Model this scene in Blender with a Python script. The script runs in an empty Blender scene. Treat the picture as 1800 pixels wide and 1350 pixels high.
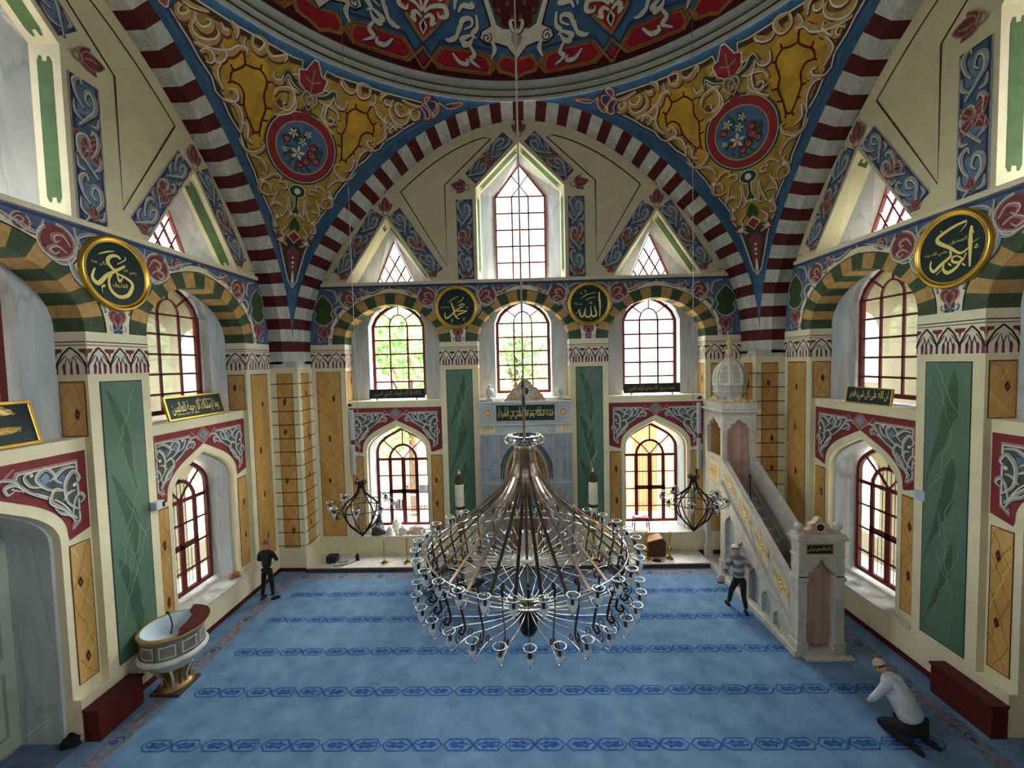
import bpy, math, random
from math import sin, cos, pi, sqrt, atan2, radians as RD
from mathutils import Vector as V, Matrix as M
from mathutils.geometry import tessellate_polygon
SC = bpy.context.scene; COL = SC.collection
# ---------------- camera, world, sun, exposure ----------------
cd = bpy.data.cameras.new('camera'); cam = bpy.data.objects.new('camera', cd); COL.objects.link(cam)
cd.sensor_width = 36; cd.lens = 742.24/1800*36; cd.clip_end = 300
_y, _p, _r = -.0221, -.049, -.0236
fw = V((sin(_y)*cos(_p), cos(_y)*cos(_p), sin(_p))); rt = V((cos(_y), -sin(_y), 0)); up = rt.cross(fw)
rt2 = rt*cos(_r)+up*sin(_r); up2 = -rt*sin(_r)+up*cos(_r)
cam.matrix_world = M(((rt2.x, up2.x, -fw.x, -.0978), (rt2.y, up2.y, -fw.y, -6.3509), (rt2.z, up2.z, -fw.z, 6.8877), (0, 0, 0, 1)))
SC.camera = cam
w = bpy.data.worlds.new('sky'); SC.world = w; w.use_nodes = True
bg = w.node_tree.nodes['Background']; bg.inputs[0].default_value = (.90, .95, 1.0, 1); bg.inputs[1].default_value = .4
# hazy daylight: broad suns standing for the bright parts of the overcast sky
for nm, e, az, el, ang in (('sun', 6.0, 15, 42, 60), ('sky_glow', 6.6, 95, 34, 60), ('sky_glow', 6.0, -95, 34, 60), ('sky_glow', 3.0, 180, 40, 60)):
    sd = bpy.data.lights.new(nm, 'SUN'); sd.energy = e; sd.angle = RD(ang); sd.color = (1, .97, .92) if nm == 'sun' else (.95, .98, 1)
    so = bpy.data.objects.new(nm, sd); COL.objects.link(so); so.rotation_euler = (RD(90-el), 0, RD(180-az))   # az clockwise from the back wall direction
vs = SC.view_settings; vs.view_transform = 'Standard'; vs.look = 'None'; vs.gamma = 1; vs.use_curve_mapping = False; vs.exposure = 2.75
SC.cycles.max_bounces = 8; SC.cycles.diffuse_bounces = 5; SC.cycles.transparent_max_bounces = 16
SC.cycles.caustics_reflective = False; SC.cycles.caustics_refractive = False; SC.cycles.sample_clamp_indirect = 6
# ---------------- materials ----------------
def lin(h):
    c = [int(h[i:i+2], 16)/255 for i in (0, 2, 4)]
    return [x/12.92 if x < .04045 else ((x+.055)/1.055)**2.4 for x in c]
MATS = {}
def mat(name, hexc, rough=.7, var=.06, scale=3.0, metal=0.0, spec=.3, bump=0.0, alpha=None, emit=None, c2=None, detail=4, stretch=None):
    if name in MATS: return MATS[name]
    m = bpy.data.materials.new(name); m.use_nodes = True; nt = m.node_tree; N = nt.nodes; L = nt.links
    b = N['Principled BSDF']; c = lin(hexc)
    b.inputs['Roughness'].default_value = rough; b.inputs['Metallic'].default_value = metal; b.inputs['Specular IOR Level'].default_value = spec
    b.inputs['Base Color'].default_value = (*c, 1)
    if var or c2:
        tc = N.new('ShaderNodeTexCoord'); mp = N.new('ShaderNodeMapping'); nz = N.new('ShaderNodeTexNoise'); cr = N.new('ShaderNodeValToRGB')
        if stretch: mp.inputs['Scale'].default_value = stretch
        nz.inputs['Scale'].default_value = scale; nz.inputs['Detail'].default_value = detail
        L.new(tc.outputs['Object'], mp.inputs[0]); L.new(mp.outputs[0], nz.inputs[0]); L.new(nz.outputs[0], cr.inputs[0])
        e = cr.color_ramp.elements; e[0].position = .3; e[1].position = .7
        d = lin(c2) if c2 else [x*(1-var*2) for x in c]
        e[0].color = (*d, 1); e[1].color = (*c, 1) if c2 else (*[min(1, x*(1+var*2)) for x in c], 1)
        L.new(cr.outputs[0], b.inputs['Base Color'])
        if bump:
            bp = N.new('ShaderNodeBump'); bp.inputs['Strength'].default_value = bump; L.new(nz.outputs[0], bp.inputs['Height']); L.new(bp.outputs[0], b.inputs['Normal'])
    if emit: b.inputs['Emission Color'].default_value = (*c, 1); b.inputs['Emission Strength'].default_value = emit
    MATS[name] = m; return m
def veined(name, base, base2, vein, vscale=1.2, vwidth=.04, rough=.35, spots=None, nscale=1.5, stretch=(1, 1, 1), dist=1.2, rot=(0, 0, 0), soft=.5, lo=.35, hi=.65):
    """painted marble: two-tone noise, thin voronoi veins, optional dark knots"""
    m = bpy.data.materials.new(name); m.use_nodes = True; nt = m.node_tree; N = nt.nodes; L = nt.links; b = N['Principled BSDF']
    b.inputs['Roughness'].default_value = rough; b.inputs['Specular IOR Level'].default_value = .3
    tc = N.new('ShaderNodeTexCoord'); mp = N.new('ShaderNodeMapping'); mp.inputs['Scale'].default_value = stretch; mp.inputs['Rotation'].default_value = rot
    L.new(tc.outputs['Object'], mp.inputs[0])
    n1 = N.new('ShaderNodeTexNoise'); n1.inputs['Scale'].default_value = nscale; n1.inputs['Detail'].default_value = 6; n1.inputs['Distortion'].default_value = dist
    L.new(mp.outputs[0], n1.inputs[0])
    cr = N.new('ShaderNodeValToRGB'); e = cr.color_ramp.elements; e[0].position = lo; e[1].position = hi; e[0].color = (*lin(base2), 1); e[1].color = (*lin(base), 1)
    L.new(n1.outputs[0], cr.inputs[0])
    # distorted coords for veins
    n2 = N.new('ShaderNodeTexNoise'); n2.inputs['Scale'].default_value = 2.0; n2.inputs['Detail'].default_value = 2; L.new(mp.outputs[0], n2.inputs[0])
    mx = N.new('ShaderNodeMix'); mx.data_type = 'RGBA'; mx.blend_type = 'ADD'; mx.inputs[0].default_value = .5
    L.new(mp.outputs[0], mx.inputs[6]); L.new(n2.outputs[1], mx.inputs[7])
    vo = N.new('ShaderNodeTexVoronoi'); vo.feature = 'DISTANCE_TO_EDGE'; vo.inputs['Scale'].default_value = vscale; L.new(mx.outputs[2], vo.inputs[0])
    r2 = N.new('ShaderNodeValToRGB'); f = r2.color_ramp.elements; f[0].position = 0; f[0].color = (soft+.35, )*3+(1,); f[1].position = vwidth; f[1].color = (0, 0, 0, 1)
    L.new(vo.outputs[0], r2.inputs[0])
    m2 = N.new('ShaderNodeMix'); m2.data_type = 'RGBA'; L.new(r2.outputs[0], m2.inputs[0]); L.new(cr.outputs[0], m2.inputs[6]); m2.inputs[7].default_value = (*lin(vein), 1)
    out = m2.outputs[2]
    if spots:
        v3 = N.new('ShaderNodeTexVoronoi'); v3.inputs['Scale'].default_value = spots[1]; mq = N.new('ShaderNodeMapping'); mq.inputs['Scale'].default_value = (1.9, 1.9, .8)
        L.new(mx.outputs[2], mq.inputs[0]); L.new(mq.outputs[0], v3.inputs[0])
        r3 = N.new('ShaderNodeValToRGB'); g = r3.color_ramp.elements; g[0].position = spots[2]*.45; g[0].color = (.9, .9, .9, 1); g[1].position = spots[2]; g[1].color = (0, 0, 0, 1)
        L.new(v3.outputs[0], r3.inputs[0])
        m3 = N.new('ShaderNodeMix'); m3.data_type = 'RGBA'; L.new(r3.outputs[0], m3.inputs[0]); L.new(out, m3.inputs[6]); m3.inputs[7].default_value = (*lin(spots[0]), 1); out = m3.outputs[2]
    L.new(out, b.inputs['Base Color']); MATS[name] = m; return m
cream = mat('cream_plaster', 'ddd3b2', .8, .03, 2)
cream2 = mat('cream_light', 'e5ddc0', .75, .02)
ochrew = mat('ochre_marble', 'cda463', .45, .07, 1.3, c2='b78a48', detail=8, stretch=(2.2, 2.2, .6))
och_line = mat('ochre_vein', '8a6128', .5, .08, 6); och_pale = mat('ochre_pale_vein', 'dfc288', .5, .05, 6); knotm = mat('marble_knot', '4a1d12', .5, .15, 12)
greenm = mat('green_marble', '5f7b69', .4, .07, 1.5, c2='4f6c5a', detail=9, stretch=(1.6, 1.6, .5))
grn_dark = mat('green_marble_band', '3f5d4b', .4, .06, 3); grn_vein = mat('green_marble_vein', '86a08e', .4, .05, 6)
greym = veined('grey_marble', 'c3c6c8', 'b0b4b8', '8a8f96', .9, .03, .45, None, 1.5, (1.6, 1.6, .25), 1.5, (0, 0, 0), .1)
whitem = veined('white_marble', 'd3d1c8', 'c0bfb8', '9a9c98', 1.4, .03, .35, None, 2.0, (1, 1, 1), 1.5, (.5, .3, 0), .1)
stripew = veined('striped_white', 'c6c7c1', 'adafaa', '8b8e88', 5.0, .06, .5, None, 3, (1.6, 1.6, .22), .6, (.5, .5, 0), .2)
stripew2 = mat('slab_white', 'd2ccb4', .6, .04)
maroon = mat('maroon', '4e1219', .7, .08, 4)
bandred = mat('band_red', '7c2f33', .7, .08, 4)
legred = mat('capital_red', '75323a', .7, .06, 5)
dk = mat('dark_line', '2f2019', .8, 0)
brownl = mat('brown_line', '5a1f18', .8, 0)
vgreen = mat('voussoir_green', '43523a', .75, .12, 6)
vochre = mat('voussoir_ochre', 'b8935c', .75, .10, 6)
blue = mat('sky_blue_paint', '42698f', .75, .10, 3)
blued = mat('deep_blue_paint', '38436a', .75, .12, 5)
bluem = mat('mid_blue_paint', '5a6a88', .75, .14, 5)
bluel = mat('light_blue_paint', '7288a6', .75, .12, 5)
slate = mat('slate_paint', '4d5650', .75, .15, 5)
redp = mat('red_paint', '8e2a33', .7, .08, 5)
crim = mat('crimson_paint', 'a4232f', .7, .08, 5)
ros = mat('rosette_red', '7d3f42', .7, .12, 8)
rosl = mat('rosette_pink', 'a9837a', .7, .10, 8)
grl = mat('scroll_grey', '9fa0a2', .7, .10, 8)
grd = mat('scroll_dark', '3b4254', .75, .10, 8)
hil = mat('scroll_highlight', 'dcd8cb', .7, 0)
whp = mat('white_paint', 'd8d3c2', .7, .05, 6)
yel = mat('yellow_paint', 'c2972f', .7, .13, 2.5)
yeld = mat('dim_yellow_paint', 'b1903f', .7, .15, 4)
brn = mat('scroll_brown', '6e3a2a', .75, .12, 6)
brnl = mat('scroll_tan', 'b89562', .75, .10, 6)
dkb = mat('umber_paint', '4a3a30', .8, .12, 5)
gold = mat('gold_leaf', 'd9ac4c', .28, .05, 6, metal=.9, spec=.5)
goldp = mat('gold_paint', 'b98a45', .55, .06, 6, metal=.25)
goldl = mat('gold_letter', 'f0dc88', .4, 0, metal=.2)
dgreen = mat('dark_green_panel', '12292a', .5, .1, 3)
pgreen = mat('leaf_green', '2c4a30', .7, .1, 6)
reveal_green = mat('reveal_green', '54704a', .7, .08, 3)
winred = mat('window_red_brown', '63231f', .45, .08, 5)
blackm = mat('black_iron', '17151a', .4, .05, 8, metal=.3)
chrome = mat('chrome', 'd6dade', .12, 0, metal=1, spec=.6)
bronze = mat('bronze_strip', '75645a', .25, .12, 8, metal=.95)
brass = mat('brass', 'c9a04c', .25, .04, 6, metal=1)
# ---------------- mesh builder ----------------
class MB:
    def __init__(s): s.v = []; s.f = []; s.mi = []; s.ms = []; s.sm = []
    def k(s, m):
        if m not in s.ms: s.ms.append(m)
        return s.ms.index(m)
    def face(s, pts, m, sm=False):
        n = len(s.v); s.v += [tuple(p) for p in pts]; s.f.append(tuple(range(n, n+len(pts)))); s.mi.append(s.k(m)); s.sm.append(sm)
    def mesh(s, vs_, fs, m, sm=False):
        n = len(s.v); s.v += [tuple(p) for p in vs_]; k = s.k(m)
        for f in fs: s.f.append(tuple(i+n for i in f)); s.mi.append(k); s.sm.append(sm)
    def box(s, x0, x1, y0, y1, z0, z1, m, X=None):
        P = [(x, y, z) for z in (z0, z1) for y in (y0, y1) for x in (x0, x1)]
        if X: P = [X @ V(p) for p in P]
        s.mesh(P, [(0, 2, 3, 1), (4, 5, 7, 6), (0, 1, 5, 4), (2, 6, 7, 3), (0, 4, 6, 2), (1, 3, 7, 5)], m)
    def lathe(s, prof, m, n=24, c=(0, 0, 0), sm=True, a0=0, a1=2*pi, X=None, sq=(1, 1)):
        full = abs(a1-a0-2*pi) < 1e-6; k = n if full else n+1; P = []
        for r, z in prof:
            for i in range(k):
                a = a0+(a1-a0)*i/n; P.append(V((c[0]+r*cos(a)*sq[0], c[1]+r*sin(a)*sq[1], c[2]+z)))
        if X: P = [X @ p for p in P]
        F = []
        for j in range(len(prof)-1):
            for i in range(n):
                i2 = (i+1) % k; F.append((j*k+i, j*k+i2, (j+1)*k+i2, (j+1)*k+i))
        s.mesh(P, F, m, sm)
    def tube(s, path, r, m, n=6, closed=False, caps=True, flat=None):
        """r number or list; flat=(w,t) gives a rectangular strip instead"""
        path = [V(p) for p in path]; K = len(path); P = []; F = []; up_ = None
        for i, p in enumerate(path):
            a = path[(i-1) % K] if closed or i > 0 else p; b = path[(i+1) % K] if closed or i < K-1 else p
            t = (b-a)
            if t.length < 1e-9: t = V((0, 0, 1))
            t.normalize()
            if up_ is None:
                up_ = t.orthogonal().normalized() if flat is None or len(flat) < 3 else V(flat[2])
            up_ = up_ - t*up_.dot(t)
            if up_.length < 1e-6: up_ = t.orthogonal()
            up_.normalize(); sd_ = t.cross(up_)
            if flat:
                for q in ((1, 1), (-1, 1), (-1, -1), (1, -1)): P.append(p+sd_*q[0]*flat[0]/2+up_*q[1]*flat[1]/2)
            else:
                rr = r[i] if isinstance(r, (list, tuple)) else r
                for j in range(n): P.append(p+(up_*cos(2*pi*j/n)+sd_*sin(2*pi*j/n))*rr)
        nn = 4 if flat else n
        for i in range(K if closed else K-1):
            for j in range(nn):
                i2 = (i+1) % K; F.append((i*nn+j, i*nn+(j+1) % nn, i2*nn+(j+1) % nn, i2*nn+j))
        if caps and not closed: F.append(tuple(range(nn))[::-1]); F.append(tuple((K-1)*nn+j for j in range(nn)))
        s.mesh(P, F, m, not flat)
    def prism(s, pts, d0, d1, m, axis='y', side=None):
        """extrude a 2-D outline (a,b): axis y -> (a,d,b), x -> (d,a,b), z -> (a,b,d)"""
        f = {'y': lambda a, b, d: (a, d, b), 'x': lambda a, b, d: (d, a, b), 'z': lambda a, b, d: (a, b, d)}[axis]
        n = len(pts); A = [f(a, b, d0) for a, b in pts]; B = [f(a, b, d1) for a, b in pts]
        T = tessellate_polygon([[V((a, b, 0)) for a, b in pts]])
        s.mesh(A+B, list(T)+[tuple(i+n for i in t) for t in T], m)
        s.mesh(A+B, [(i, (i+1) % n, n+(i+1) % n, n+i) for i in range(n)], side or m)
    def obj(s, name, parent=None, X=None, bev=0):
        me = bpy.data.meshes.new(name); me.from_pydata(s.v, [], s.f); me.materials.clear()
        for m in s.ms: me.materials.append(m)
        me.polygons.foreach_set('material_index', s.mi); me.polygons.foreach_set('use_smooth', s.sm); me.update()
        o = bpy.data.objects.new(name, me); COL.objects.link(o)
        if parent: o.parent = parent
        if X is not None: o.matrix_world = X
        if bev:
            b = o.modifiers.new('bevel', 'BEVEL'); b.width = bev; b.segments = 2; b.limit_method = 'ANGLE'
        return o
def tag(o, label=None, cat=None, group=None, kind=None):
    if label: o['label'] = label
    if cat: o['category'] = cat
    if group: o['group'] = group
    if kind: o['kind'] = kind
    return o
def empty(name, loc, label=None, cat=None, group=None, kind=None, rz=0):
    o = bpy.data.objects.new(name, None); COL.objects.link(o); o.location = loc; o.rotation_euler = (0, 0, rz); o.empty_display_size = .2
    return tag(o, label, cat, group, kind)
# ---------------- 2-D painting on a mapped surface ----------------
def cat_rom(p, n=6):
    if len(p) < 3: return list(p)
    q = [p[0]]+list(p)+[p[-1]]; o = []
    for i in range(1, len(q)-2):
        a, b, c, d = q[i-1], q[i], q[i+1], q[i+2]
        for j in range(n):
            t = j/n
            o.append(tuple(.5*((2*b[k])+(-a[k]+c[k])*t+(2*a[k]-5*b[k]+4*c[k]-d[k])*t*t+(-a[k]+3*b[k]-3*c[k]+d[k])*t**3) for k in (0, 1)))
    o.append(tuple(p[-1])); return o
def spiral(cx, cz, r0, a0, turns, r1=.0, n=None, e=1.0):
    n = n or max(8, int(abs(turns)*18)); return [(cx+(r0+(r1-r0)*(i/n)**e)*cos(a0+2*pi*turns*i/n), cz+(r0+(r1-r0)*(i/n)**e)*sin(a0+2*pi*turns*i/n)) for i in range(n+1)]
def ellp(cx, cz, rx, rz=None, n=40, a0=0): rz = rz or rx; return [(cx+rx*cos(a0+2*pi*i/n), cz+rz*sin(a0+2*pi*i/n)) for i in range(n)]
class Paint:
    def __init__(s, mb, f, step=.0035, drape=None): s.mb = mb; s.fn = f; s.st = step; s.dr = drape; s.n = 0; s.e = 0
    def nx(s): s.n = (s.n+1) % 48; s.e = s.n*s.st*.015
    def map(s, p, L): return s.fn(p[0], p[1], (L*s.st+s.e) if L else 0)
    def poly(s, pts, m, L=1, holes=()):
        s.nx()
        if s.dr and not holes: return s.drape(pts, m, L)
        loops = [list(pts)]+[list(h) for h in holes]; flat = [p for l in loops for p in l]
        T = tessellate_polygon([[V((p[0], p[1], 0)) for p in l] for l in loops])
        s.mb.mesh([s.map(p, L) for p in flat], [t for t in T], m)
    def drape(s, pts, m, L):
        g = s.dr; x0 = min(p[0] for p in pts); x1 = max(p[0] for p in pts); z0 = min(p[1] for p in pts); z1 = max(p[1] for p in pts)
        def clip(P, ax, v, keep):
            o = []
            for i in range(len(P)):
                a, b = P[i-1], P[i]; ia = (a[ax]-v)*keep >= 0; ib = (b[ax]-v)*keep >= 0
                if ia != ib: t = (v-a[ax])/(b[ax]-a[ax]); o.append((a[0]+(b[0]-a[0])*t, a[1]+(b[1]-a[1])*t))
                if ib: o.append(b)
            return o
        for tr in tessellate_polygon([[V((p[0], p[1], 0)) for p in pts]]):
            T = [pts[k] for k in tr]; x0 = min(p[0] for p in T); x1 = max(p[0] for p in T); z0 = min(p[1] for p in T); z1 = max(p[1] for p in T)
            for i in range(math.floor(x0/g), math.floor(x1/g)+1):
                S = clip(clip(T, 0, i*g, 1), 0, (i+1)*g, -1)
                if len(S) < 3: continue
                for j in range(math.floor(z0/g), math.floor(z1/g)+1):
                    Q = clip(clip(S, 1, j*g, 1), 1, (j+1)*g, -1)
                    if len(Q) > 2: s.mb.face([s.map(p, L) for p in Q], m)
    def rect(s, x0, z0, x1, z1, m, L=1): s.poly([(x0, z0), (x1, z0), (x1, z1), (x0, z1)], m, L)
    def frame(s, x0, z0, x1, z1, t, m, L=1):
        for a, b, c, d in ((x0, z0, x1, z0+t), (x0, z1-t, x1, z1), (x0, z0, x0+t, z1), (x1-t, z0, x1, z1)): s.rect(a, b, c, d, m, L)
    def line(s, pts, w0, m, L=1, w1=None, mid=None, closed=False, shift=0.0):
        """ribbon; w0 start width, mid middle, w1 end width"""
        w1 = w0 if w1 is None else w1; n = len(pts); s.nx()
        if n < 2: return
        A = []
        for i, p in enumerate(pts):
            a = pts[i-1] if (closed or i) else p; b = pts[(i+1) % n] if (closed or i < n-1) else p
            tx, tz = b[0]-a[0], b[1]-a[1]; l = sqrt(tx*tx+tz*tz) or 1; nx, nz = -tz/l, tx/l
            t = i/(n-1); wv = w0+(w1-w0)*t
            if mid is not None: wv = (w0*(1-2*t)+mid*2*t) if t < .5 else (mid*(2-2*t)+w1*(2*t-1))
            sh = shift*wv if shift else 0
            A.append(((p[0]+nx*(wv/2+sh*1), p[1]+nz*(wv/2+sh)), (p[0]-nx*(wv/2-sh), p[1]-nz*(wv/2-sh))))
        P = []; F = []
        for a, b in A: P += [s.map(a, L), s.map(b, L)]
        for i in range(n if closed else n-1):
            j = (i+1) % n; F.append((2*i, 2*i+1, 2*j+1, 2*j))
        s.mb.mesh(P, F, m)
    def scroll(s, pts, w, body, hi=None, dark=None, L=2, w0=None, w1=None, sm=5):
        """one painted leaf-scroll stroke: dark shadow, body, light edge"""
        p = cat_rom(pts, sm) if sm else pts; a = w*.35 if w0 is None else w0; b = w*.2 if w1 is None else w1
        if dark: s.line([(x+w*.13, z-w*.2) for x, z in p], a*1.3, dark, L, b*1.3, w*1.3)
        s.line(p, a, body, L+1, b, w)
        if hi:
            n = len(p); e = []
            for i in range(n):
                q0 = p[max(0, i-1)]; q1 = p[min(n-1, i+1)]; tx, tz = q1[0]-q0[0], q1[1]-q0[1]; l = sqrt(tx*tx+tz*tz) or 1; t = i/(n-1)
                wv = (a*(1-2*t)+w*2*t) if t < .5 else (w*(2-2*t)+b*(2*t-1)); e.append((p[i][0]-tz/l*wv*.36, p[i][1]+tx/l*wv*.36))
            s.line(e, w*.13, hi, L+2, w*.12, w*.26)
    def disc(s, cx, cz, r, m, L=1, n=28, rz=None): s.poly(ellp(cx, cz, r, rz, n), m, L)
# ---------------- room dimensions (metres, origin = centre of the floor) ----------------
W = 8.435; R = 7.5; LS = 7.62; RD_ = 7.75
RIN = lambda a: 7.5-.5*sin(2*a)**2
ROUT = lambda a: 7.75-.38*sin(2*a)**2
XB = M.Translation((0, W, 0)); XL = M.Rotation(RD(90), 4, 'Z') @ M.Identity(4); XL = M.Translation((-W, 0, 0)) @ XL
XR = M.Translation((W, 0, 0)) @ M.Rotation(RD(-90), 4, 'Z')
SP = 7.69   # capital top
def archp(w_, h, n=30, z0=SP, c=0):
    o = []
    for i in range(n+1):
        t = pi*i/n; x = -w_*cos(t); o.append((c+x, z0+h*(.9*sin(t)**.92+.1*(1-abs(cos(t))))))
    return o
def ogee(w_, zs, za, n=5, c=0):
    H = za-zs; k = [(-w_, zs), (-w_*.975, zs+H*.24), (-w_*.85, zs+H*.46), (-w_*.62, zs+H*.66), (-w_*.32, zs+H*.83), (0, za)]
    a = cat_rom(k, n); b = [(-x, z) for x, z in reversed(a[:-1])]; return [(c+x, z) for x, z in a+b]
def pointed(w_, zs, za, n=14, c=0):
    o = []
    for i in range(n+1):
        x = -w_+2*w_*i/n; t = abs(x)/w_; o.append((c+x, zs+(za-zs)*(.5*sqrt(max(0, 1-t**2.6))+.5*(1-t**1.25))))
    return o
def sheet(mb, A, B, m, sm=False):
    n = len(A); mb.mesh(A+B, [(i, i+1, n+i+1, n+i) for i in range(n-1)], m, sm)
def capital(P, u0, u1, L=1):
    P.rect(u0, 6.85, u1, SP, cream2, L); P.rect(u0, 7.485, u1, 7.505, dk, L+1); P.rect(u0, 7.425, u1, 7.44, dk, L+1)
    n = max(1, round((u1-u0)/.53)); p = (u1-u0)/n
    def q(x, z0, z1, w_, s=0): P.poly([(x-w_/2, z0), (x+w_/2, z0), (x+w_/2+s, z1), (x-w_/2+s, z1)], legred, L+1)
    for i in range(n+1):
        b = u0+i*p
        T = [(b-p*.24, 7.36), (b+p*.24, 7.36), (b+p*.20, 7.30), (b+p*.05, 7.27), (b, 7.16), (b-p*.05, 7.27), (b-p*.20, 7.30)]
        P.poly([(min(max(x, u0), u1), z) for x, z in T], legred, L+1)
        q(min(max(b, u0+.03), u1-.03), 6.87, 7.1, .055)
    for i in range(n):
        c = u0+(i+.5)*p
        P.poly([(c-p*.44, 6.86), (c+p*.44, 6.86), (c+p*.44, 7.02), (c+p*.3, 7.2), (c, 7.34), (c-p*.3, 7.2), (c-p*.44, 7.02)], whp, L+1)
        for sg in (-1, 1):
            P.line([(c+sg*p*.5, 7.0), (c+sg*p*.42, 7.12), (c+sg*p*.25, 7.27), (c, 7.39)], .035, dk, L+2)
            P.line([(c+sg*p*.4, 7.08), (c+sg*p*.16, 7.24)], .018, dk, L+2)
            x = c+sg*p*.22; P.poly([(x-.02, 6.87), (x+.03, 6.87), (x+.045, 7.03), (x+.01, 7.1), (x-.02, 7.03)], legred, L+2)
            P.line([(x, 7.0), (x-sg*.06, 7.2)], .018, dk, L+2)
        P.poly([(c-.03, 6.87), (c+.03, 6.87), (c+.02, 7.06), (c, 7.1), (c-.02, 7.06)], legred, L+2); P.line([(c, 7.05), (c-.05, 7.22)], .02, dk, L+2); P.line([(c, 7.05), (c+.05, 7.18)], .02, dk, L+2)
_pn = [0]
def panel(P, x0, z0, x1, z1, m, L=1, t=.018):
    """painted marble panel: dark outline, ground, hand-drawn veins, knots and bands"""
    P.rect(x0-t, z0-t, x1+t, z1+t, brownl if m is ochrew else dk, L); P.rect(x0, z0, x1, z1, m, L+1); _pn[0] += 1; rnd = random.Random(_pn[0]); w_ = x1-x0; h = z1-z0
    def wav(a, b, amp, n=7):
        o = []
        for i in range(n+1):
            q = i/n; e = 0 if i in (0, n) else amp*rnd.uniform(-1, 1); o.append((min(x1-.01, max(x0+.01, a[0]+(b[0]-a[0])*q+e)), min(z1-.01, max(z0+.01, a[1]+(b[1]-a[1])*q))))
        return o
    if m is ochrew:
        z = z0-.1
        while z < z1:
            st = rnd.uniform(.45, .8)
            for sg in (0, 1):
                a = (x0+.01, z) if sg else (x1-.01, z+rnd.uniform(0, .2)); b = (x1-.01, z+st*rnd.uniform(1, 1.6)) if sg else (x0+.01, z+st*rnd.uniform(1, 1.6))
                P.line(wav(a, b, w_*.08), .008, och_line if rnd.random() < .7 else och_pale, L+2, .013)
            z += st
        for k in range(max(1, int(h/1.3))):
            if w_ < .25 and k % 2: continue
            x = x0+w_*rnd.uniform(.3, .7); z = z0+h*(k+rnd.uniform(.3, .7))/max(1, int(h/1.3)); s_ = rnd.uniform(.1, .15); e = min(.055, w_*.14)
            P.poly([(x, z-s_), (x+e, z-s_*.3), (x+e*.8, z+s_*.4), (x+.005, z+s_*1.1), (x-e*.9, z+s_*.3), (x-e*.6, z-s_*.4)], knotm, L+3); P.poly([(x-.005, z-s_*.4), (x+e*.35, z), (x, z+s_*.4), (x-e*.3, z)], och_line, L+4)
    else:
        for k in range(3):
            za = z1-h*(.03+.3*k); bw_ = w_*rnd.uniform(.22, .34); dz = h*rnd.uniform(.34, .42); fl = 1 if (_pn[0]//2) % 2 else -1; Lf = []; Rt = []
            for i in range(9):
                q = i/8; u = (x0+w_*.1+(w_*.85-bw_)*q) if fl > 0 else (x1-w_*.1-(w_*.85-bw_)*q-bw_); z = max(z0+.01, za-dz*q); e = bw_*sin(pi*min(1, q*1.15+.05))*rnd.uniform(.75, 1.15)
                Lf.append((max(x0+.01, u+rnd.uniform(-.02, .02)), z)); Rt.append((min(x1-.01, u+e+.02), z))
            P.poly(Lf+Rt[::-1], grn_dark, L+2)
        for k in range(9):
            a = z0+h*rnd.uniform(.0, .85); dz = h*rnd.uniform(.12, .3); sg = rnd.random() < .5
            P.line(wav((x0+w_*rnd.uniform(.02, .5), a) if sg else (x1-w_*rnd.uniform(.02, .5), a), (x0+w_*rnd.uniform(.5, .98), a+dz) if sg else (x1-w_*rnd.uniform(.5, .98), a+dz), w_*.05, 8), .006, grn_vein, L+3, .006, .014)
def leafp(P, x, z, dx, dz, w_, L, inner=True):
    """maroon almond leaf from (x,z) along (dx,dz), pink outline"""
    T = lambda a, b: (x+dx*a-dz*b*w_, z+dz*a+dx*b*w_); O = cat_rom([(0, 0), (.2, .42), (.5, .5), (.8, .28), (1, 0)], 3); F = [T(a, b) for a, b in O]+[T(a, -b) for a, b in reversed(O[1:-1])]; l = sqrt(dx*dx+dz*dz)
    P.poly(F, ros, L); P.line(F+[F[0]], l*.06, rosl, L+1)
    if inner: P.line([T(.12, 0), T(.45, .12), T(.8, 0)], l*.05, rosl, L+1, l*.02, l*.09)
def knot(P, x, z, s, ang=0, L=3):
    """maroon three-petalled flower knot"""
    for a, l, w_ in ((.75, .85, .5), (-.75, .85, .5), (0, 1.15, .62)):
        b = ang+pi/2+a; leafp(P, x-.3*s*cos(ang+pi/2), z-.3*s*sin(ang+pi/2), cos(b)*s*l, sin(b)*s*l, w_, L+(2 if a == 0 else 0))
    P.line(spiral(x-.45*s*cos(ang+pi/2), z-.45*s*sin(ang+pi/2), s*.22, ang, 1, s*.2), s*.09, rosl, L+4)
def tie(P, x, z, ux, uz, h, L=3):
    """two pairs of maroon leaves crossing a border strip"""
    for sa in (-1, 1):
        for sb in (-1, 1): leafp(P, x, z, sa*h*.95*ux-sb*h*.95*uz, sa*h*.95*uz+sb*h*.95*ux, .5, L)
    P.disc(x, z, h*.16, rosl, L+3, 10)
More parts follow.
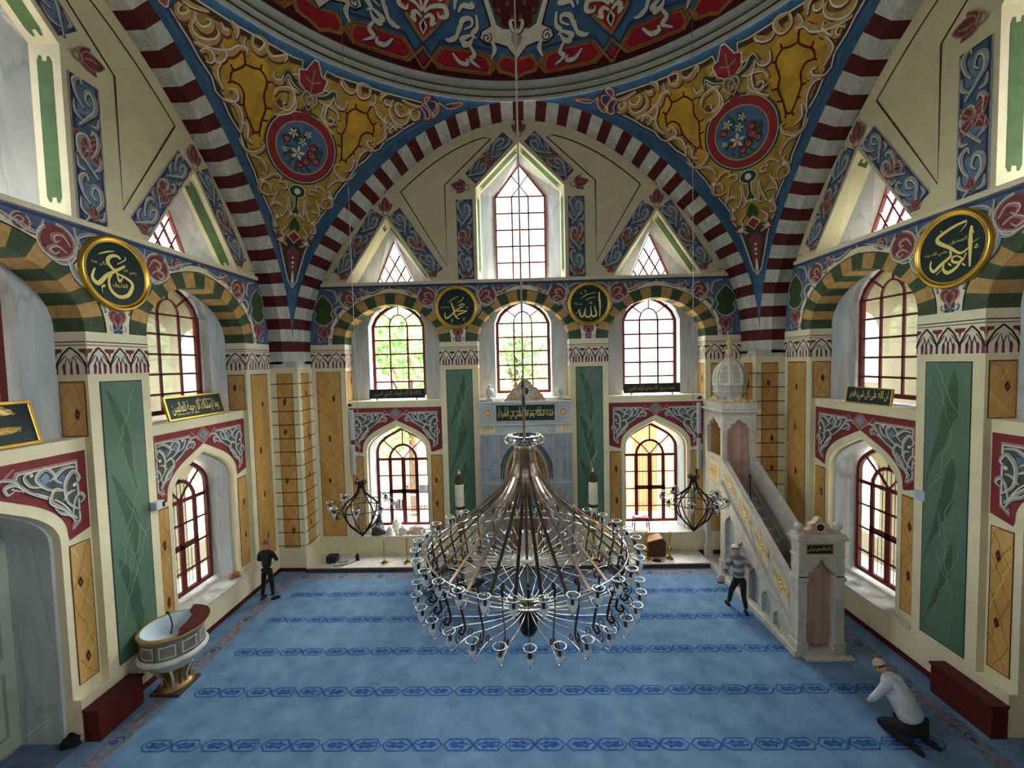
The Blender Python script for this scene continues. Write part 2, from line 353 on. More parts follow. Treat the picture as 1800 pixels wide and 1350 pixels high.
def strip(P, x0, z0, x1, z1, wd, L=1, seed=0, ties=(.5,)):
    """blue border strip with grey curling vine"""
    l = sqrt((x1-x0)**2+(z1-z0)**2); ux, uz = (x1-x0)/l, (z1-z0)/l; nx, nz = -uz, ux; h = wd/2
    T = lambda a, b: (x0+a*ux+b*nx, z0+a*uz+b*nz)
    P.poly([T(0, -h), T(l, -h), T(l, h), T(0, h)], blued, L); e = h*.76
    P.poly([T(.04, -e), T(l-.04, -e), T(l-.04, e*.9), T(.04, e*.9)], bluem, L+1)
    P.line([T(0, -h), T(l, -h)], .03, grl, L+1); P.line([T(0, h), T(l, h)], .03, grl, L+1)
    k = max(1, round(l/.8)); st = l/k; rnd = random.Random(seed)
    for i in range(k):
        a = (i+.5)*st; sg = 1 if i % 2 else -1
        P.poly([T(a-st*.25, -e*.8), T(a+st*.3, -e*.8), T(a+st*.3, e*.75), T(a-st*.25, e*.75)], bluel, L+2)
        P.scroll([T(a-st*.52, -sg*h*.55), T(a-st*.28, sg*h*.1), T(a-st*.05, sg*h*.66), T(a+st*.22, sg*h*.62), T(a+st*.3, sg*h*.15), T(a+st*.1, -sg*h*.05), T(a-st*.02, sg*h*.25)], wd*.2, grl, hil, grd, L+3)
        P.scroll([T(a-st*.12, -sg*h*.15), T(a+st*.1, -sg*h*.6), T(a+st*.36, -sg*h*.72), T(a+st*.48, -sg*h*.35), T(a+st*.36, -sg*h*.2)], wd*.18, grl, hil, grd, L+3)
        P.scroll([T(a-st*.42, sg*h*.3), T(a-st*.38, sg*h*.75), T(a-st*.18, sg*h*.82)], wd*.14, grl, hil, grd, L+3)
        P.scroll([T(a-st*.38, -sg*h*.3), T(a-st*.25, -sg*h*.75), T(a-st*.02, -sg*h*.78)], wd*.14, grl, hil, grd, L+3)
    for t in ties: tie(P, *T(l*t, 0), ux, uz, h, L+4)
def rosette(P, x, z, s, dr=1, L=3):
    """maroon spiral rosette of the blue frieze"""
    P.disc(x, z, s*.92, ros, L)
    P.line(spiral(x, z, s*.95, pi*.5, dr*.9, s*.88), s*.2, rosl, L+1); P.line(spiral(x, z, s*.98, pi*.5, dr*.9, s*.96), s*.07, hil, L+2)
    P.scroll([(x-dr*s*.7, z-s*.1), (x-dr*s*.3, z+s*.45), (x+dr*s*.2, z+s*.3), (x+dr*s*.1, z-s*.05), (x-dr*s*.15, z+s*.08)], s*.24, rosl, hil, None, L+2)
    P.scroll([(x-dr*s*.5, z-s*.5), (x, z-s*.2), (x+dr*s*.45, z-s*.45), (x+dr*s*.15, z-s*.7), (x-dr*s*.1, z-s*.5)], s*.22, rosl, hil, None, L+2)
    P.scroll([(x-dr*s*.9, z+s*.1), (x-dr*s*1.3, z-s*.1), (x-dr*s*1.5, z+s*.3)], s*.2, grl, hil, grd, L+1)
def heart(P, x, z, s, L=3):
    O = [(0, -.9), (.18, -.5), (.55, -.15), (.68, .25), (.5, .55), (.2, .6), (0, .35)]; O = cat_rom(O, 4); F = [(x+a*s, z+b*s) for a, b in O]+[(x-a*s, z+b*s) for a, b in reversed(O[1:-1])]
    P.poly(F, ros, L); P.line(F+[F[0]], s*.12, rosl, L+1)
    P.poly([(x, z-.7*s), (x+.16*s, z), (x, z+.3*s), (x-.16*s, z)], legred, L+2)
    for sg in (-1, 1):
        P.line([(x+sg*.05*s, z-.55*s), (x+sg*.36*s, z-.05*s), (x+sg*.3*s, z+.28*s), (x+sg*.18*s, z+.2*s)], s*.09, rosl, L+2)
        P.scroll([(x+sg*.15*s, z-.85*s), (x+sg*.55*s, z-.95*s), (x+sg*.62*s, z-.6*s), (x+sg*.42*s, z-.65*s)], s*.16, grl, hil, grd, L)
def arabesque(P, x0, sg, L=3):
    """grey-white scrolls of the lower spandrel; x0 bay centre, sg = side; local a from outer edge inwards"""
    T = lambda a, b: (x0+sg*(1.5-a), 4.05+b)
    S = [([(.02, .25), (.22, .45), (.25, .8), (.1, 1.0), (.0, .85), (.1, .75)], .10), ([(.08, .1), (.3, .35), (.5, .55), (.42, .75), (.28, .68)], .10),
         ([(.3, .7), (.55, .8), (.7, 1.02), (.55, 1.15), (.42, 1.0), (.52, .92)], .10), ([(.05, 1.08), (.25, 1.1), (.42, .95), (.3, .82)], .09),
         ([(.55, .62), (.8, .8), (1.0, 1.0), (1.16, .98), (1.12, .86), (1.02, .9)], .085), ([(.62, .85), (.8, .92), (.88, 1.1), (.75, 1.14)], .08),
         ([(.15, .2), (.1, .45), (.0, .55), (-.06, .45), (.02, .38)], .085), ([(.9, .84), (1.0, 1.05), (1.2, 1.12), (1.3, 1.04)], .07),
         ([(.1, .02), (.2, .2), (.36, .3), (.45, .42)], .08), ([(.3, .5), (.2, .62), (.08, .64)], .07)]
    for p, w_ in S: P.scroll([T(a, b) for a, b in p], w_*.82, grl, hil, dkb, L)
    P.disc(*T(.62, .98), .12, bluel, L-1); P.disc(*T(.3, .88), .1, bluem, L-1)
    P.disc(*T(.1, .75), .035, hil, L+3); P.disc(*T(.78, 1.1), .03, hil, L+3)
def notch_strip(P, x0, z0, x1, z1, wd, L=1):
    """green inset strip with ornamental notched ends on a window reveal, in (u,z) of the mapped reveal"""
    l = sqrt((x1-x0)**2+(z1-z0)**2); ux, uz = (x1-x0)/l, (z1-z0)/l; h = wd/2; T = lambda a, b: (x0+a*ux-b*uz, z0+a*uz+b*ux)
    e = [(0, -h), (l, -h), (l+h*.9, -h*.7), (l+h*.9, -h*.4), (l, -h*.3), (l+h*.1, 0), (l, h*.3), (l+h*.9, h*.4), (l+h*.9, h*.7), (l, h), (0, h), (-h*.9, h*.7), (-h*.9, h*.4), (0, h*.3), (-h*.1, 0), (0, -h*.3), (-h*.9, -h*.4), (-h*.9, -h*.7)]
    P.poly([T(a, b) for a, b in e], reveal_green, L)
WIN = [0]
def grid_window(X, outline, bars, fr=.09, thick=(), y=.9, grille=None, plabel=None, leaf=None):
    """one window: frame + glazing bars and its panes"""
    WIN[0] += 1; r = empty('window_%d' % WIN[0], (0, 0, 0), kind='structure')
    r.matrix_world = X
    mb = MB(); P3 = [(x, y, z) for x, z in outline]; n = len(outline)
    cx = sum(p[0] for p in outline)/n; cz = (min(p[1] for p in outline)+max(p[1] for p in outline))/2
    inn = []
    for i in range(n):
        a, b, c = outline[i-1], outline[i], outline[(i+1) % n]
        d1 = V((b[0]-a[0], b[1]-a[1])).normalized(); d2 = V((c[0]-b[0], c[1]-b[1])).normalized(); t = (d1+d2)
        if t.length < .01: t = d1
        t.normalize(); nn = V((-t.y, t.x)); k = max(.45, nn.dot(V((-d1.y, d1.x)))); inn.append((b[0]+nn.x*fr/k, b[1]+nn.y*fr/k))
    for ya, yb in ((y-.05, y-.05),):
        mb.mesh([(a, ya, b) for a, b in outline]+[(a, ya, b) for a, b in inn], [(i, (i+1) % n, n+(i+1) % n, n+i) for i in range(n)], winred)
    mb.mesh([(a, y-.05, b) for a, b in inn]+[(a, y+.05, b) for a, b in inn], [(i, (i+1) % n, n+(i+1) % n, n+i) for i in range(n)], winred)
    for pts, t in bars: mb.tube([(a, y, b) for a, b in pts], .02, winred, caps=True, flat=(t, .045, (0, 1, 0)))
    f = mb.obj('window_frame', r)
    if grille:
        g = MB(); x0, x1, z0, z1, dx, dz = grille; k = round((x1-x0)/dx)
        for i in range(1, k):
            x = x0+(x1-x0)*i/k; g.tube([(x, y+.22, z0), (x, y+.22, z1)], .009, blackm, 5)
        k = round((z1-z0)/dz)
        for i in range(1, k): z = z0+(z1-z0)*i/k; g.tube([(x0, y+.22, z), (x1, y+.22, z)], .009, blackm, 5)
        g.obj('window_grille', r)
    ax0, ax1 = min(a for a, b in outline), max(a for a, b in outline); az0, az1 = min(b for a, b in outline), max(b for a, b in outline)
    pl = bpy.data.lights.new('daylight_portal', 'AREA'); pl.shape = 'RECTANGLE'; pl.size = ax1-ax0; pl.size_y = az1-az0; pl.cycles.is_portal = True
    po = bpy.data.objects.new('daylight_portal', pl); COL.objects.link(po); po.matrix_world = X @ M.Translation(((ax0+ax1)/2, y+.3, (az0+az1)/2)) @ M.Rotation(RD(-90), 4, 'X')
    p = MB(); T = tessellate_polygon([[V((a, b, 0)) for a, b in inn]]); p.mesh([(a, y+.01, b) for a, b in inn], list(T), glassm); p.obj('window_pane', r)
    return r
def mk_glass(name, tint, rough=0.0, mixf=.1):
    m = bpy.data.materials.new(name); m.use_nodes = True; nt = m.node_tree; N = nt.nodes; L = nt.links
    for n_ in list(N): N.remove(n_)
    o = N.new('ShaderNodeOutputMaterial'); t = N.new('ShaderNodeBsdfTransparent'); t.inputs[0].default_value = (*tint, 1)
    g = N.new('ShaderNodeBsdfGlossy'); g.inputs['Roughness'].default_value = max(.02, rough); x = N.new('ShaderNodeMixShader')
    fr = N.new('ShaderNodeLayerWeight'); fr.inputs[0].default_value = .25; mm = N.new('ShaderNodeMath'); mm.operation = 'MULTIPLY'; mm.inputs[1].default_value = mixf*4
    L.new(fr.outputs['Facing'], mm.inputs[0]); L.new(mm.outputs[0], x.inputs[0]); L.new(t.outputs[0], x.inputs[1]); L.new(g.outputs[0], x.inputs[2]); L.new(x.outputs[0], o.inputs[0]); return m
glassm = mk_glass('window_glass', (.93, .97, .95)); cupglass = mk_glass('lamp_glass', (.93, .96, .98), .05, .22)
def upper_window(X, c):
    w_ = 1.0; zb = 5.78; zs = 8.36; O = [(c-w_, zb), (c+w_, zb)]+list(reversed(pointed(w_, zs, 9.2, 14, c)))
    B = [([(c+s*.33, zb), (c+s*.33, zs)], .055) for s in (-1, 1)]+[([(c-w_, zs-.515*i), (c+w_, zs-.515*i)], .055) for i in range(5)]
    B += [([(c-.33*cos(t*pi/10), zs+.42*sin(t*pi/10)) for t in range(11)], .045), ([(c-.27, zs+.25), (c-.68, zs+.55)], .04), ([(c+.27, zs+.25), (c+.68, zs+.55)], .04), ([(c, zs+.42), (c, 9.2)], .035)]
    grid_window(X, O, B, .11)
def lower_window(X, c, zb=.86, dark=False):
    w_ = 1.0; zs = 3.6; O = [(c-w_, zb), (c+w_, zb)]+list(reversed(ogee(w_, zs, 4.6, 3, c)))
    B = [([(c+s*.5, zb), (c+s*.5, 3.35)], .13) for s in (-1, 1)]+[([(c, zb), (c, 3.35)], .16), ([(c-.56, 2.15), (c+.56, 2.15)], .15), ([(c-w_, 3.38), (c+w_, 3.38)], .1)]
    B += [([(c-w_, z), (c+w_, z)], .045) for z in (1.45, 2.1, 2.75)]
    B += [([(c-.5*cos(t*pi/12), 3.38+.5*sin(t*pi/12)*(1+.1*sin(t*pi/12))) for t in range(13)], .09)]
    B += [([(c-.36, 3.76), (c-.72, 4.1)], .045), ([(c+.36, 3.76), (c+.72, 4.1)], .045), ([(c, 3.9), (c, 4.6)], .045), ([(c-.3, 3.42), (c, 3.42), (c-.25, 3.72)], .02), ([(c, 3.4), (c-.3, 3.75)], .04), ([(c, 3.4), (c+.3, 3.75)], .04)]
    grid_window(X, O, B, .1, grille=(c-.95, c+.95, zb, 3.9, .13, .62))
def reveal(mb, A, B, m, closed=True):
    n = len(A)
    for i in range(n if closed else n-1):
        j = (i+1) % n; mb.face([A[i], A[j], B[j], B[i]], m[i % len(m)] if isinstance(m, list) else m)
def build_wall(name, X, kind):
    mb = MB(); P = Paint(mb, lambda u, z, o: (u, -o, z))
    bays = [(-4.615, 1.675), (0, 1.6), (4.615, 1.675)]; H = 1.36
    # front plane below the cornice: outline runs round each bay
    door = kind in ('left', 'right')
    O = [(-7.5, 0)]
    if door: O += [(-1.08, 0), (-1.08, .8), (-1.08, .8), (1.08, .8), (1.08, 0)]
    O += [(7.5, 0), (7.5, 9.76), (-7.5, 9.76)]
    O = [(-7.5, 0)]+([(-1.05, 0), (-1.05, .8), (1.05, .8), (1.05, 0)] if door else [])+[(7.5, 0), (7.5, 9.76), (-7.5, 9.76)]
    holes = [[(c-w_, .8 if c or not door else .802), (c+w_, .8 if c or not door else .802)]+list(reversed(archp(w_, H, 30, SP, c))) for c, w_ in bays]
    P.poly(O, cream, 0, holes)
    # blue frieze between the arches and the cornice
    F = [(-7.5, SP)]
    for c, w_ in bays: F += archp(w_+.42, H+.38, 30, SP, c)
    F += [(7.5, SP), (7.5, 9.71), (-7.5, 9.71)]; P.poly(F, bluem, 1)
    P.line([(-7.5, 9.66), (7.5, 9.66)], .05, blued, 2)
    for c, w_ in bays:
        P.line(archp(w_+.6, H+.56, 30, SP, c), .07, blued, 2)
        P.line(archp(w_+.5, H+.47, 30, SP, c), .15, cream2, 3); P.line(archp(w_+.415, H+.385, 30, SP, c), .025, dk, 4)
        n = 17; A = archp(w_, H, n*3, SP, c); B = archp(w_+.4, H+.37, n*3, SP, c)
        for i in range(n):
            m = vgreen if i % 2 == 0 else vochre
            for j in range(3):
                k = i*3+j; mb.face([(A[k][0], -.007, A[k][1]), (A[k+1][0], -.007, A[k+1][1]), (B[k+1][0], -.007, B[k+1][1]), (B[k][0], -.007, B[k][1])], m)
                mb.face([(A[k][0], -.007, A[k][1]), (A[k+1][0], -.007, A[k+1][1]), (A[k+1][0], .6, A[k+1][1]), (A[k][0], .6, A[k][1])], m)
        # niche sides
        for sg in (-1, 1):
            e = c+sg*w_
            mb.face([(e, 0, .8), (e, .15, .8), (e, .15, 5.65), (e, 0, 5.65)], cream)
            mb.face([(e, 0, 5.65), (e, .6, 5.65), (e, .6, SP), (e, 0, SP)], cream)
            Q = Paint(mb, lambda u, z, o, e=e, sg=sg: (e-sg*o, u, z)); capital(Q, 0.0, .6); panel(Q, .08, 5.68, .56, 6.72, ochrew)
        # niche back with window opening, splay and ledge
        mid = c == 0
        wo = [(c-1.03, 5.66), (c+1.03, 5.66)]+list(reversed(pointed(1.03, 8.36, 9.27, 14, c)))
        NB = [(c-w_, 5.65), (c+w_, 5.65)]+list(reversed(archp(w_, H, 30, SP, c)))
        Q = Paint(mb, lambda u, z, o: (u, .6, z)); zl = [(c-1.03, 5.66)]+[(c+1.03, 5.66)]+wo[2:]
        Q.poly(NB, greym, 0, [[(a, max(b, 5.665)) for a, b in zl]])
        reveal(mb, [(a, .6, b) for a, b in zl], [(a, 1.0, b) for a, b in zl], greym)
        mb.face([(c-w_, .15, 5.65), (c+w_, .15, 5.65), (c+w_, 1.0, 5.65), (c-w_, 1.0, 5.65)], cream2)
        if kind != 'rear': upper_window(X, c)
        else: mb.face([(c-1.1, 1.0, 5.6), (c+1.1, 1.0, 5.6), (c+1.1, 1.0, 9.3), (c-1.1, 1.0, 9.3)], greym)
        # lower panel
        Q = Paint(mb, lambda u, z, o: (u, .15-o, z))
        if mid and door:
            for q0, q1 in ((c-w_, c-1.05), (c+1.05, c+w_)): mb.face([(q0, 0, .8), (q1, 0, .8), (q1, .15, .8), (q0, .15, .8)], cream2)
        else: mb.face([(c-w_, 0, .8), (c+w_, 0, .8), (c+w_, .15, .8), (c-w_, .15, .8)], whitem)
        if (mid and kind == 'back') or kind == 'rear':
            Q.rect(c-w_, .8, c+w_, 5.65, cream, 0); continue
        k = 1.05 if mid else 1.1; zs, za = (3.7, 4.76)
        zb0 = .8
        hole = [(c-k, zb0), (c+k, zb0)]+list(reversed(ogee(k, zs, za, 5, c)))
        Q.poly([(c-w_, zb0-.001), (c+w_, zb0-.001), (c+w_, 5.65), (c-w_, 5.65)], cream, 0, [[(a, b+.002) for a, b in hole]])
        # painted red spandrel
        rise = za-4.76; wi = w_-.02
        Rd = [(c-wi, 3.9+rise*.5), (c-k-.15, 3.78+rise*.5)]+[(a, b) for a, b in ogee(k+.13, zs+.12, za+.2, 5, c)][1:-1]+[(c+k+.15, 3.78+rise*.5), (c+wi, 3.9+rise*.5), (c+wi, 5.41), (c-wi, 5.41)]
        Q.poly(Rd, bandred, 1)
        og = ogee(k+.28, zs+.2, za+.43, 5, c); nh = len(og)//2
        for sg in (-1, 1):
            half = [p for p in (og if sg < 0 else list(reversed(og)))][:nh+1]; half = [p for p in half if abs(p[0]-c) > .33]
            lo_ = 4.02+rise*.5
            S = [(c+sg*(wi-.15), 5.26), (c+sg*(wi-.15), lo_+.06), (c+sg*(k+.22), lo_-.1)]+[p for p in half if p[1] > lo_]+[(c+sg*.38, 5.14), (c+sg*.44, 5.26)]
            Q.poly(S, rosl, 2); cxs = sum(p[0] for p in S)/len(S); czs = sum(p[1] for p in S)/len(S)
            S2 = [(cxs+(a-cxs)*.93, czs+(b-czs)*.92) for a, b in S]; Q.poly(S2, slate, 3); Q.line(S2+[S2[0]], .022, hil, 4)
            Q2 = Paint(mb, lambda u, z, o: (u, .15-o, z+rise*.35)); arabesque(Q2, c if not mid else c-sg*.07, sg, 5)
        for s_, m_ in ((.24, rosl), (.2, bandred), (.17, rosl), (.12, bluel)): Q.poly([(c-s_, 5.2), (c, 5.2-s_), (c+s_, 5.2), (c, 5.2+s_)], m_, {.24: 3, .2: 4, .17: 5, .12: 6}[s_])
        for sg in (-1, 1): Q.line([(c+sg*.42, 5.32), (c+sg*.2, 5.12), (c+sg*.02, 4.98)], .03, rosl, 4)
        for sg in (-1, 1):
            panel(Q, min(c+sg*(w_-.06), c+sg*(k+.14)), 1.0 , max(c+sg*(w_-.06), c+sg*(k+.14)), 3.66, ochrew, 1)
        # opening
        if mid:
            A = [(c-k, 0)]+ogee(k, zs, za, 5, c)+[(c+k, 0)]
            inn = [(c-k+.06, 0)]+ogee(k-.06, zs, za-.05, 5, c)+[(c+k-.06, 0)]
            A0 = [(c-k, 0, 0), (c-k, 0, .8), (c-k, .15, .8)]+[(a, .15, b) for a, b in A[1:-1]]+[(c+k, .15, .8), (c+k, 0, .8), (c+k, 0, 0)]
            reveal(mb, A0, [(a, .3, b) for a, y_, b in A0], cream, False)
            reveal(mb, [(a, .3, b) for a, b in inn], [(a, 1.25, b) for a, b in inn], greym, False)
            reveal(mb, [(a, .3, b) for a, b in A], [(a, .3, b) for a, b in inn], greym, False)
            mb.face([(c-k, 0, 0), (c+k, 0, 0), (c+k, 1.4, 0), (c-k, 1.4, 0)], bluem)
        else:
            A = hole; inn = [(c-k+.05, .8), (c+k-.05, .8)]+list(reversed(ogee(k-.05, zs, za-.05, 5, c)))
            reveal(mb, [(a, .15, b) for a, b in A], [(a, .32, b) for a, b in A], [whitem]+[cream]*(len(A)-1))
            reveal(mb, [(a, .32, b) for a, b in A], [(a, .32, b) for a, b in inn], greym)
            mid_ = [(a+(c-a)*.05, b) for a, b in inn]
            reveal(mb, [(a, .32, b) for a, b in inn], [(a, .62, b) for a, b in mid_], [whitem]+[greym]*(len(A)-1)); reveal(mb, [(a, .62, b) for a, b in mid_], [(a, 1.0, b) for a, b in mid_], [whitem]+[greym]*(len(A)-1))
            mb.box(c-w_+.002, c+w_-.002, -.05, .15, .765, .805, whitem)
            lower_window(X, c)
    # frieze ornament, mirrored about each pilaster axis
    for px_ in (-2.272, 2.272):
        heart(P, px_, 8.0, .27)
        for sg in (-1, 1):
            rosette(P, px_+sg*1.06, 9.27, .33, sg); rosette(P, px_+sg*1.6, 9.47, .15, -sg)
            P.scroll([(px_+sg*.25, 8.12), (px_+sg*.4, 8.4), (px_+sg*.75, 8.7), (px_+sg*.85, 9.0), (px_+sg*.72, 9.05)], .11, grl, hil, grd, 3)
            P.scroll([(px_+sg*.75, 9.62), (px_+sg*.72, 9.3), (px_+sg*.82, 9.0), (px_+sg*1.02, 8.9), (px_+sg*1.3, 9.05)], .09, grl, hil, grd, 3)
            P.scroll([(px_+sg*1.25, 9.6), (px_+sg*1.4, 9.35), (px_+sg*1.75, 9.5), (px_+sg*2.1, 9.62)], .08, grl, hil, grd, 3)
            P.scroll([(px_+sg*.15, 9.62), (px_+sg*.45, 9.58), (px_+sg*.68, 9.45), (px_+sg*.62, 9.25)], .08, grl, hil, grd, 3)
            P.scroll([(px_+sg*.1, 8.24), (px_+sg*.3, 8.34), (px_+sg*.46, 8.28)], .08, grl, hil, grd, 3)
    for sg in (-1, 1):
        c = sg*4.615; x = sg*6.98
        heart(P, x, 8.1, .34)
        G = [(0, 8.35), (.2, 8.42), (.34, 8.62), (.26, 8.75), (.34, 8.95), (.22, 9.2), (0, 9.42)]; G = cat_rom(G, 4); F = [(x+a, z) for a, z in G]+[(x-a, z) for a, z in reversed(G[1:-1])]
        P.poly(F, mat('plate_green', '3e4f2e', .75, .08, 4), 4); P.line(F+[F[0]], .045, grl, 5); P.line(F+[F[0]], .012, hil, 6)
        rosette(P, sg*6.1, 9.25, .3, sg); rosette(P, sg*5.52, 9.47, .15, -sg)
        P.scroll([(x-sg*.35, 8.3), (x-sg*.5, 8.55), (x-sg*.42, 8.85), (x-sg*.6, 9.0), (x-sg*.9, 8.85)], .1, grl, hil, grd, 3)
        P.scroll([(x-sg*.1, 9.6), (x-sg*.42, 9.5), (x-sg*.5, 9.2), (x-sg*.4, 9.1)], .1, grl, hil, grd, 3)
        P.scroll([(x-sg*.95, 8.95), (x-sg*.6, 9.2), (x-sg*.62, 9.55)], .07, grl, hil, grd, 3)
        P.scroll([(x-sg*1.3, 9.6), (x-sg*1.7, 9.45), (x-sg*2.2, 9.63)], .08, grl, hil, grd, 3)
    for c, w_ in bays: P.disc(c, 9.62, .045, rosl, 3); P.disc(c, 9.62, .025, grl, 4)
    # capitals and pilaster panels
    for a, b in ((-7.5, -6.29), (-2.94, -1.6), (1.6, 2.94), (6.29, 7.5)): capital(P, a, b, 4)
    for sg in (-1, 1):
        q = sorted((sg*1.83, sg*2.72)); panel(P, q[0], .92 if kind != 'back' else 1.5, q[1], 6.7, greenm, 1)
        q = sorted((sg*6.5, sg*7.32)); panel(P, q[0], .84, q[1], 6.72, ochrew, 1)
    mb.box(-7.5, 7.5, -.06, .02, 9.71, 9.81, cream2)
    # tympanum
    a0 = math.asin((9.76-LS)/R); T = [(R*cos(a0+(pi-2*a0)*i/60), LS+R*sin(a0+(pi-2*a0)*i/60)) for i in range(61)]
    C0 = [(-1.52, 9.82), (1.52, 9.82), (1.52, 12.93), (0, 14.42), (-1.52, 12.93)]
    C1 = [(-1.4, 9.82), (1.4, 9.82), (1.4, 12.88), (0, 14.25), (-1.4, 12.88)]
    C2 = [(-.9, 9.9), (.9, 9.9), (.9, 12.93), (0, 14.08), (-.9, 12.93)]
    tr = lambda c, h, z0, z1: [(c-h, z0), (c+h, z0), (c, z1)]
    P.poly(T, cream, 0, [C0]+[tr(c, 1.51, 9.82, 12.0) for c in (-4.65, 4.65)])
    def rv(A, B, C, nm):
        y1, y2 = .45, .92
        reveal(mb, [(a, 0, b) for a, b in A], [(a, y1, b) for a, b in B], cream2); reveal(mb, [(a, y1, b) for a, b in B], [(a, y2, b) for a, b in C], [cream2]+[greym]*(len(A)-1))
        for i in range(1, len(A)):
            j = (i+1) % len(A); l = sqrt((A[i][0]-A[j][0])**2+(A[i][1]-A[j][1])**2)
            a3, b3, c3 = V((A[i][0], 0, A[i][1])), V((A[j][0], 0, A[j][1])), V((B[i][0], y1, B[i][1])); ex = (b3-a3)/l; ey = (c3-a3); ey = (ey-ex*ey.dot(ex)).normalized(); nz = ex.cross(ey)
            if nz.dot(V((0, 0, 11))-V((0, 0, 0))) < 0 and False: nz = -nz
            cen = V((sum(p[0] for p in A)/len(A), .2, sum(p[1] for p in A)/len(A)))
            if nz.dot(cen-a3) < 0: nz = -nz
            Q = Paint(mb, lambda u, z, o, a3=a3, ex=ex, ey=ey, nz=nz: tuple(a3+ex*u+ey*z+nz*o)); notch_strip(Q, l*.11, .24, l*.89, .24, .22, 2)
    rv(C0, C1, C2, 'c')
    grid_window(X, [(a, b) for a, b in C2], [([(s*.3, 9.9), (s*.3, 12.93)], .05) for s in (-1, 1)]+[([(-.9, 9.97+.592*i), (.9, 9.97+.592*i)], .045) for i in range(1, 6)]+[([(-.3, 12.93), (.35, 13.75)], .03), ([(.3, 12.93), (-.35, 13.75)], .03)], .04, y=.9)
    for c in (-4.65, 4.65):
        A = tr(c, 1.51, 9.82, 12.0); B = tr(c, 1.33, 9.82, 11.84); Cc = tr(c-.0, .72, 9.9, 11.5); rv(A, B, Cc, 't')
        bars = []
        for k in (-1, 0, 1):
            for sg in (-1, 1):
                x0_ = c+k*.42; z = 9.9; pts = [(x0_, z)]; x = x0_
                # slanted lattice line clipped to the triangle
                s_ = 1.72; t = 0
                while t < 1.6:
                    t += .05; xx = x0_+sg*t*.58; zz = z+t*1.0
                    if abs(xx-c) > .7*(11.45-zz)/1.55: break
                    pts.append((xx, zz))
                if len(pts) > 2: bars.append(([pts[0], pts[-1]], .045))
        grid_window(X, Cc, bars, .035, y=.9)
        # borders
        sl = sqrt(1.51**2+2.18**2); ux, uz = 1.51/sl, 2.18/sl; of = .34
        for sg in (-1, 1):
            x0_ = c+sg*1.51; strip(P, x0_+sg*uz*of-(0 if sg*c < 0 else 0)-sg*ux*.15, 9.86+ux*of+uz*.15-.1, c+sg*uz*of, 12.0+ux*of, .5, 1, int(c)+sg, (.48,))
            knot(P, c+sg*1.3+sg*uz*of, 10.05, .24, RD(-60*sg), 6)
        knot(P, c, 12.35, .42, 0, 6); P.disc(c, 12.93, .06, ros, 6, rz=.1)
    for sg in (-1, 1):
        strip(P, sg*1.92, 9.84, sg*1.92, 12.55, .56, 1, 3+sg, (.52,)); ux, uz = 1.52/sqrt(1.52**2+1.49**2), 1.49/sqrt(1.52**2+1.49**2)
        strip(P, sg*(1.5+uz*.34)-sg*.05, 12.95+ux*.34+.05, sg*(.12+uz*.34), 14.38+ux*.30, .5, 1, 9+sg, (.45,))
        knot(P, sg*2.0, 12.98, .42, RD(-78*sg), 6); knot(P, sg*1.92, 10.0, .2, 0, 6)
        ln = [(sg*2.56, 10.3), (sg*4.35, 12.85)]
        ar = [(sg*(RIN(t)-.36)*cos(t), LS+(RIN(t)-.36)*sin(t)) for t in [RD(52+i*3.15) for i in range(10)]]
        P.line(ar+[(sg*.95, 14.55), (sg*2.58, 13.05), (sg*2.58, 10.32), ar[0]], .042, brownl, 2)
        P.line([(sg*6.72, 9.95), (sg*7.0, 9.95)], .02, brownl, 2)
    knot(P, 0, 14.85, .42, 0, 6)
    # skirting
    mb.box(-7.5, -1.09 if door else 7.5, -.02, 0, 0, .13, maroon)
    if door: mb.box(1.09, 7.5, -.02, 0, 0, .13, maroon)
    # outer skin so that no light leaks round the niches
    return tag(mb.obj(name, None, X), kind='structure')
XF = M.Translation((0, -W, 0)) @ M.Rotation(pi, 4, 'Z')
build_wall('wall_rear', XF, 'rear'); build_wall('wall_back', XB, 'back'); build_wall('wall_left', XL, 'left'); build_wall('wall_right', XR, 'right')
# corner piers
def pier(sx, sy, name):
    mb = MB(); x0, x1 = sx*R, sx*W; y0, y1 = sy*R, sy*W
    f1 = Paint(mb, lambda u, z, o: (sx*u, sy*(R-o), z)); f2 = Paint(mb, lambda u, z, o: (sx*(R-o), sy*u, z))
    for P in (f1, f2):
        P.rect(R, 0, W, 6.92, cream, 0); P.rect(R, 6.92, W, 7.12, stripew, 0)
        panel(P, 7.71, .84, 8.2, 6.7, ochrew, 1)
        for i in range(13): P.rect(R+(.03 if P is f1 else .0), 1.38+.457*i-.5, W, 1.38+.457*i-.5+.03, dkb, 3)
        P.rect(R, 0, W, .13, maroon, 1)
    mb.face([(x0, y0, 7.12), (x1, y0, 7.12), (x1, y1, 7.12), (x0, y1, 7.12)], stripew)
    return tag(mb.obj(name), kind='structure')
pier(-1, 1, 'wall_pier_left'); pier(1, 1, 'wall_pier_right'); pier(-1, -1, 'wall_pier_rear_left'); pier(1, -1, 'wall_pier_rear_right')
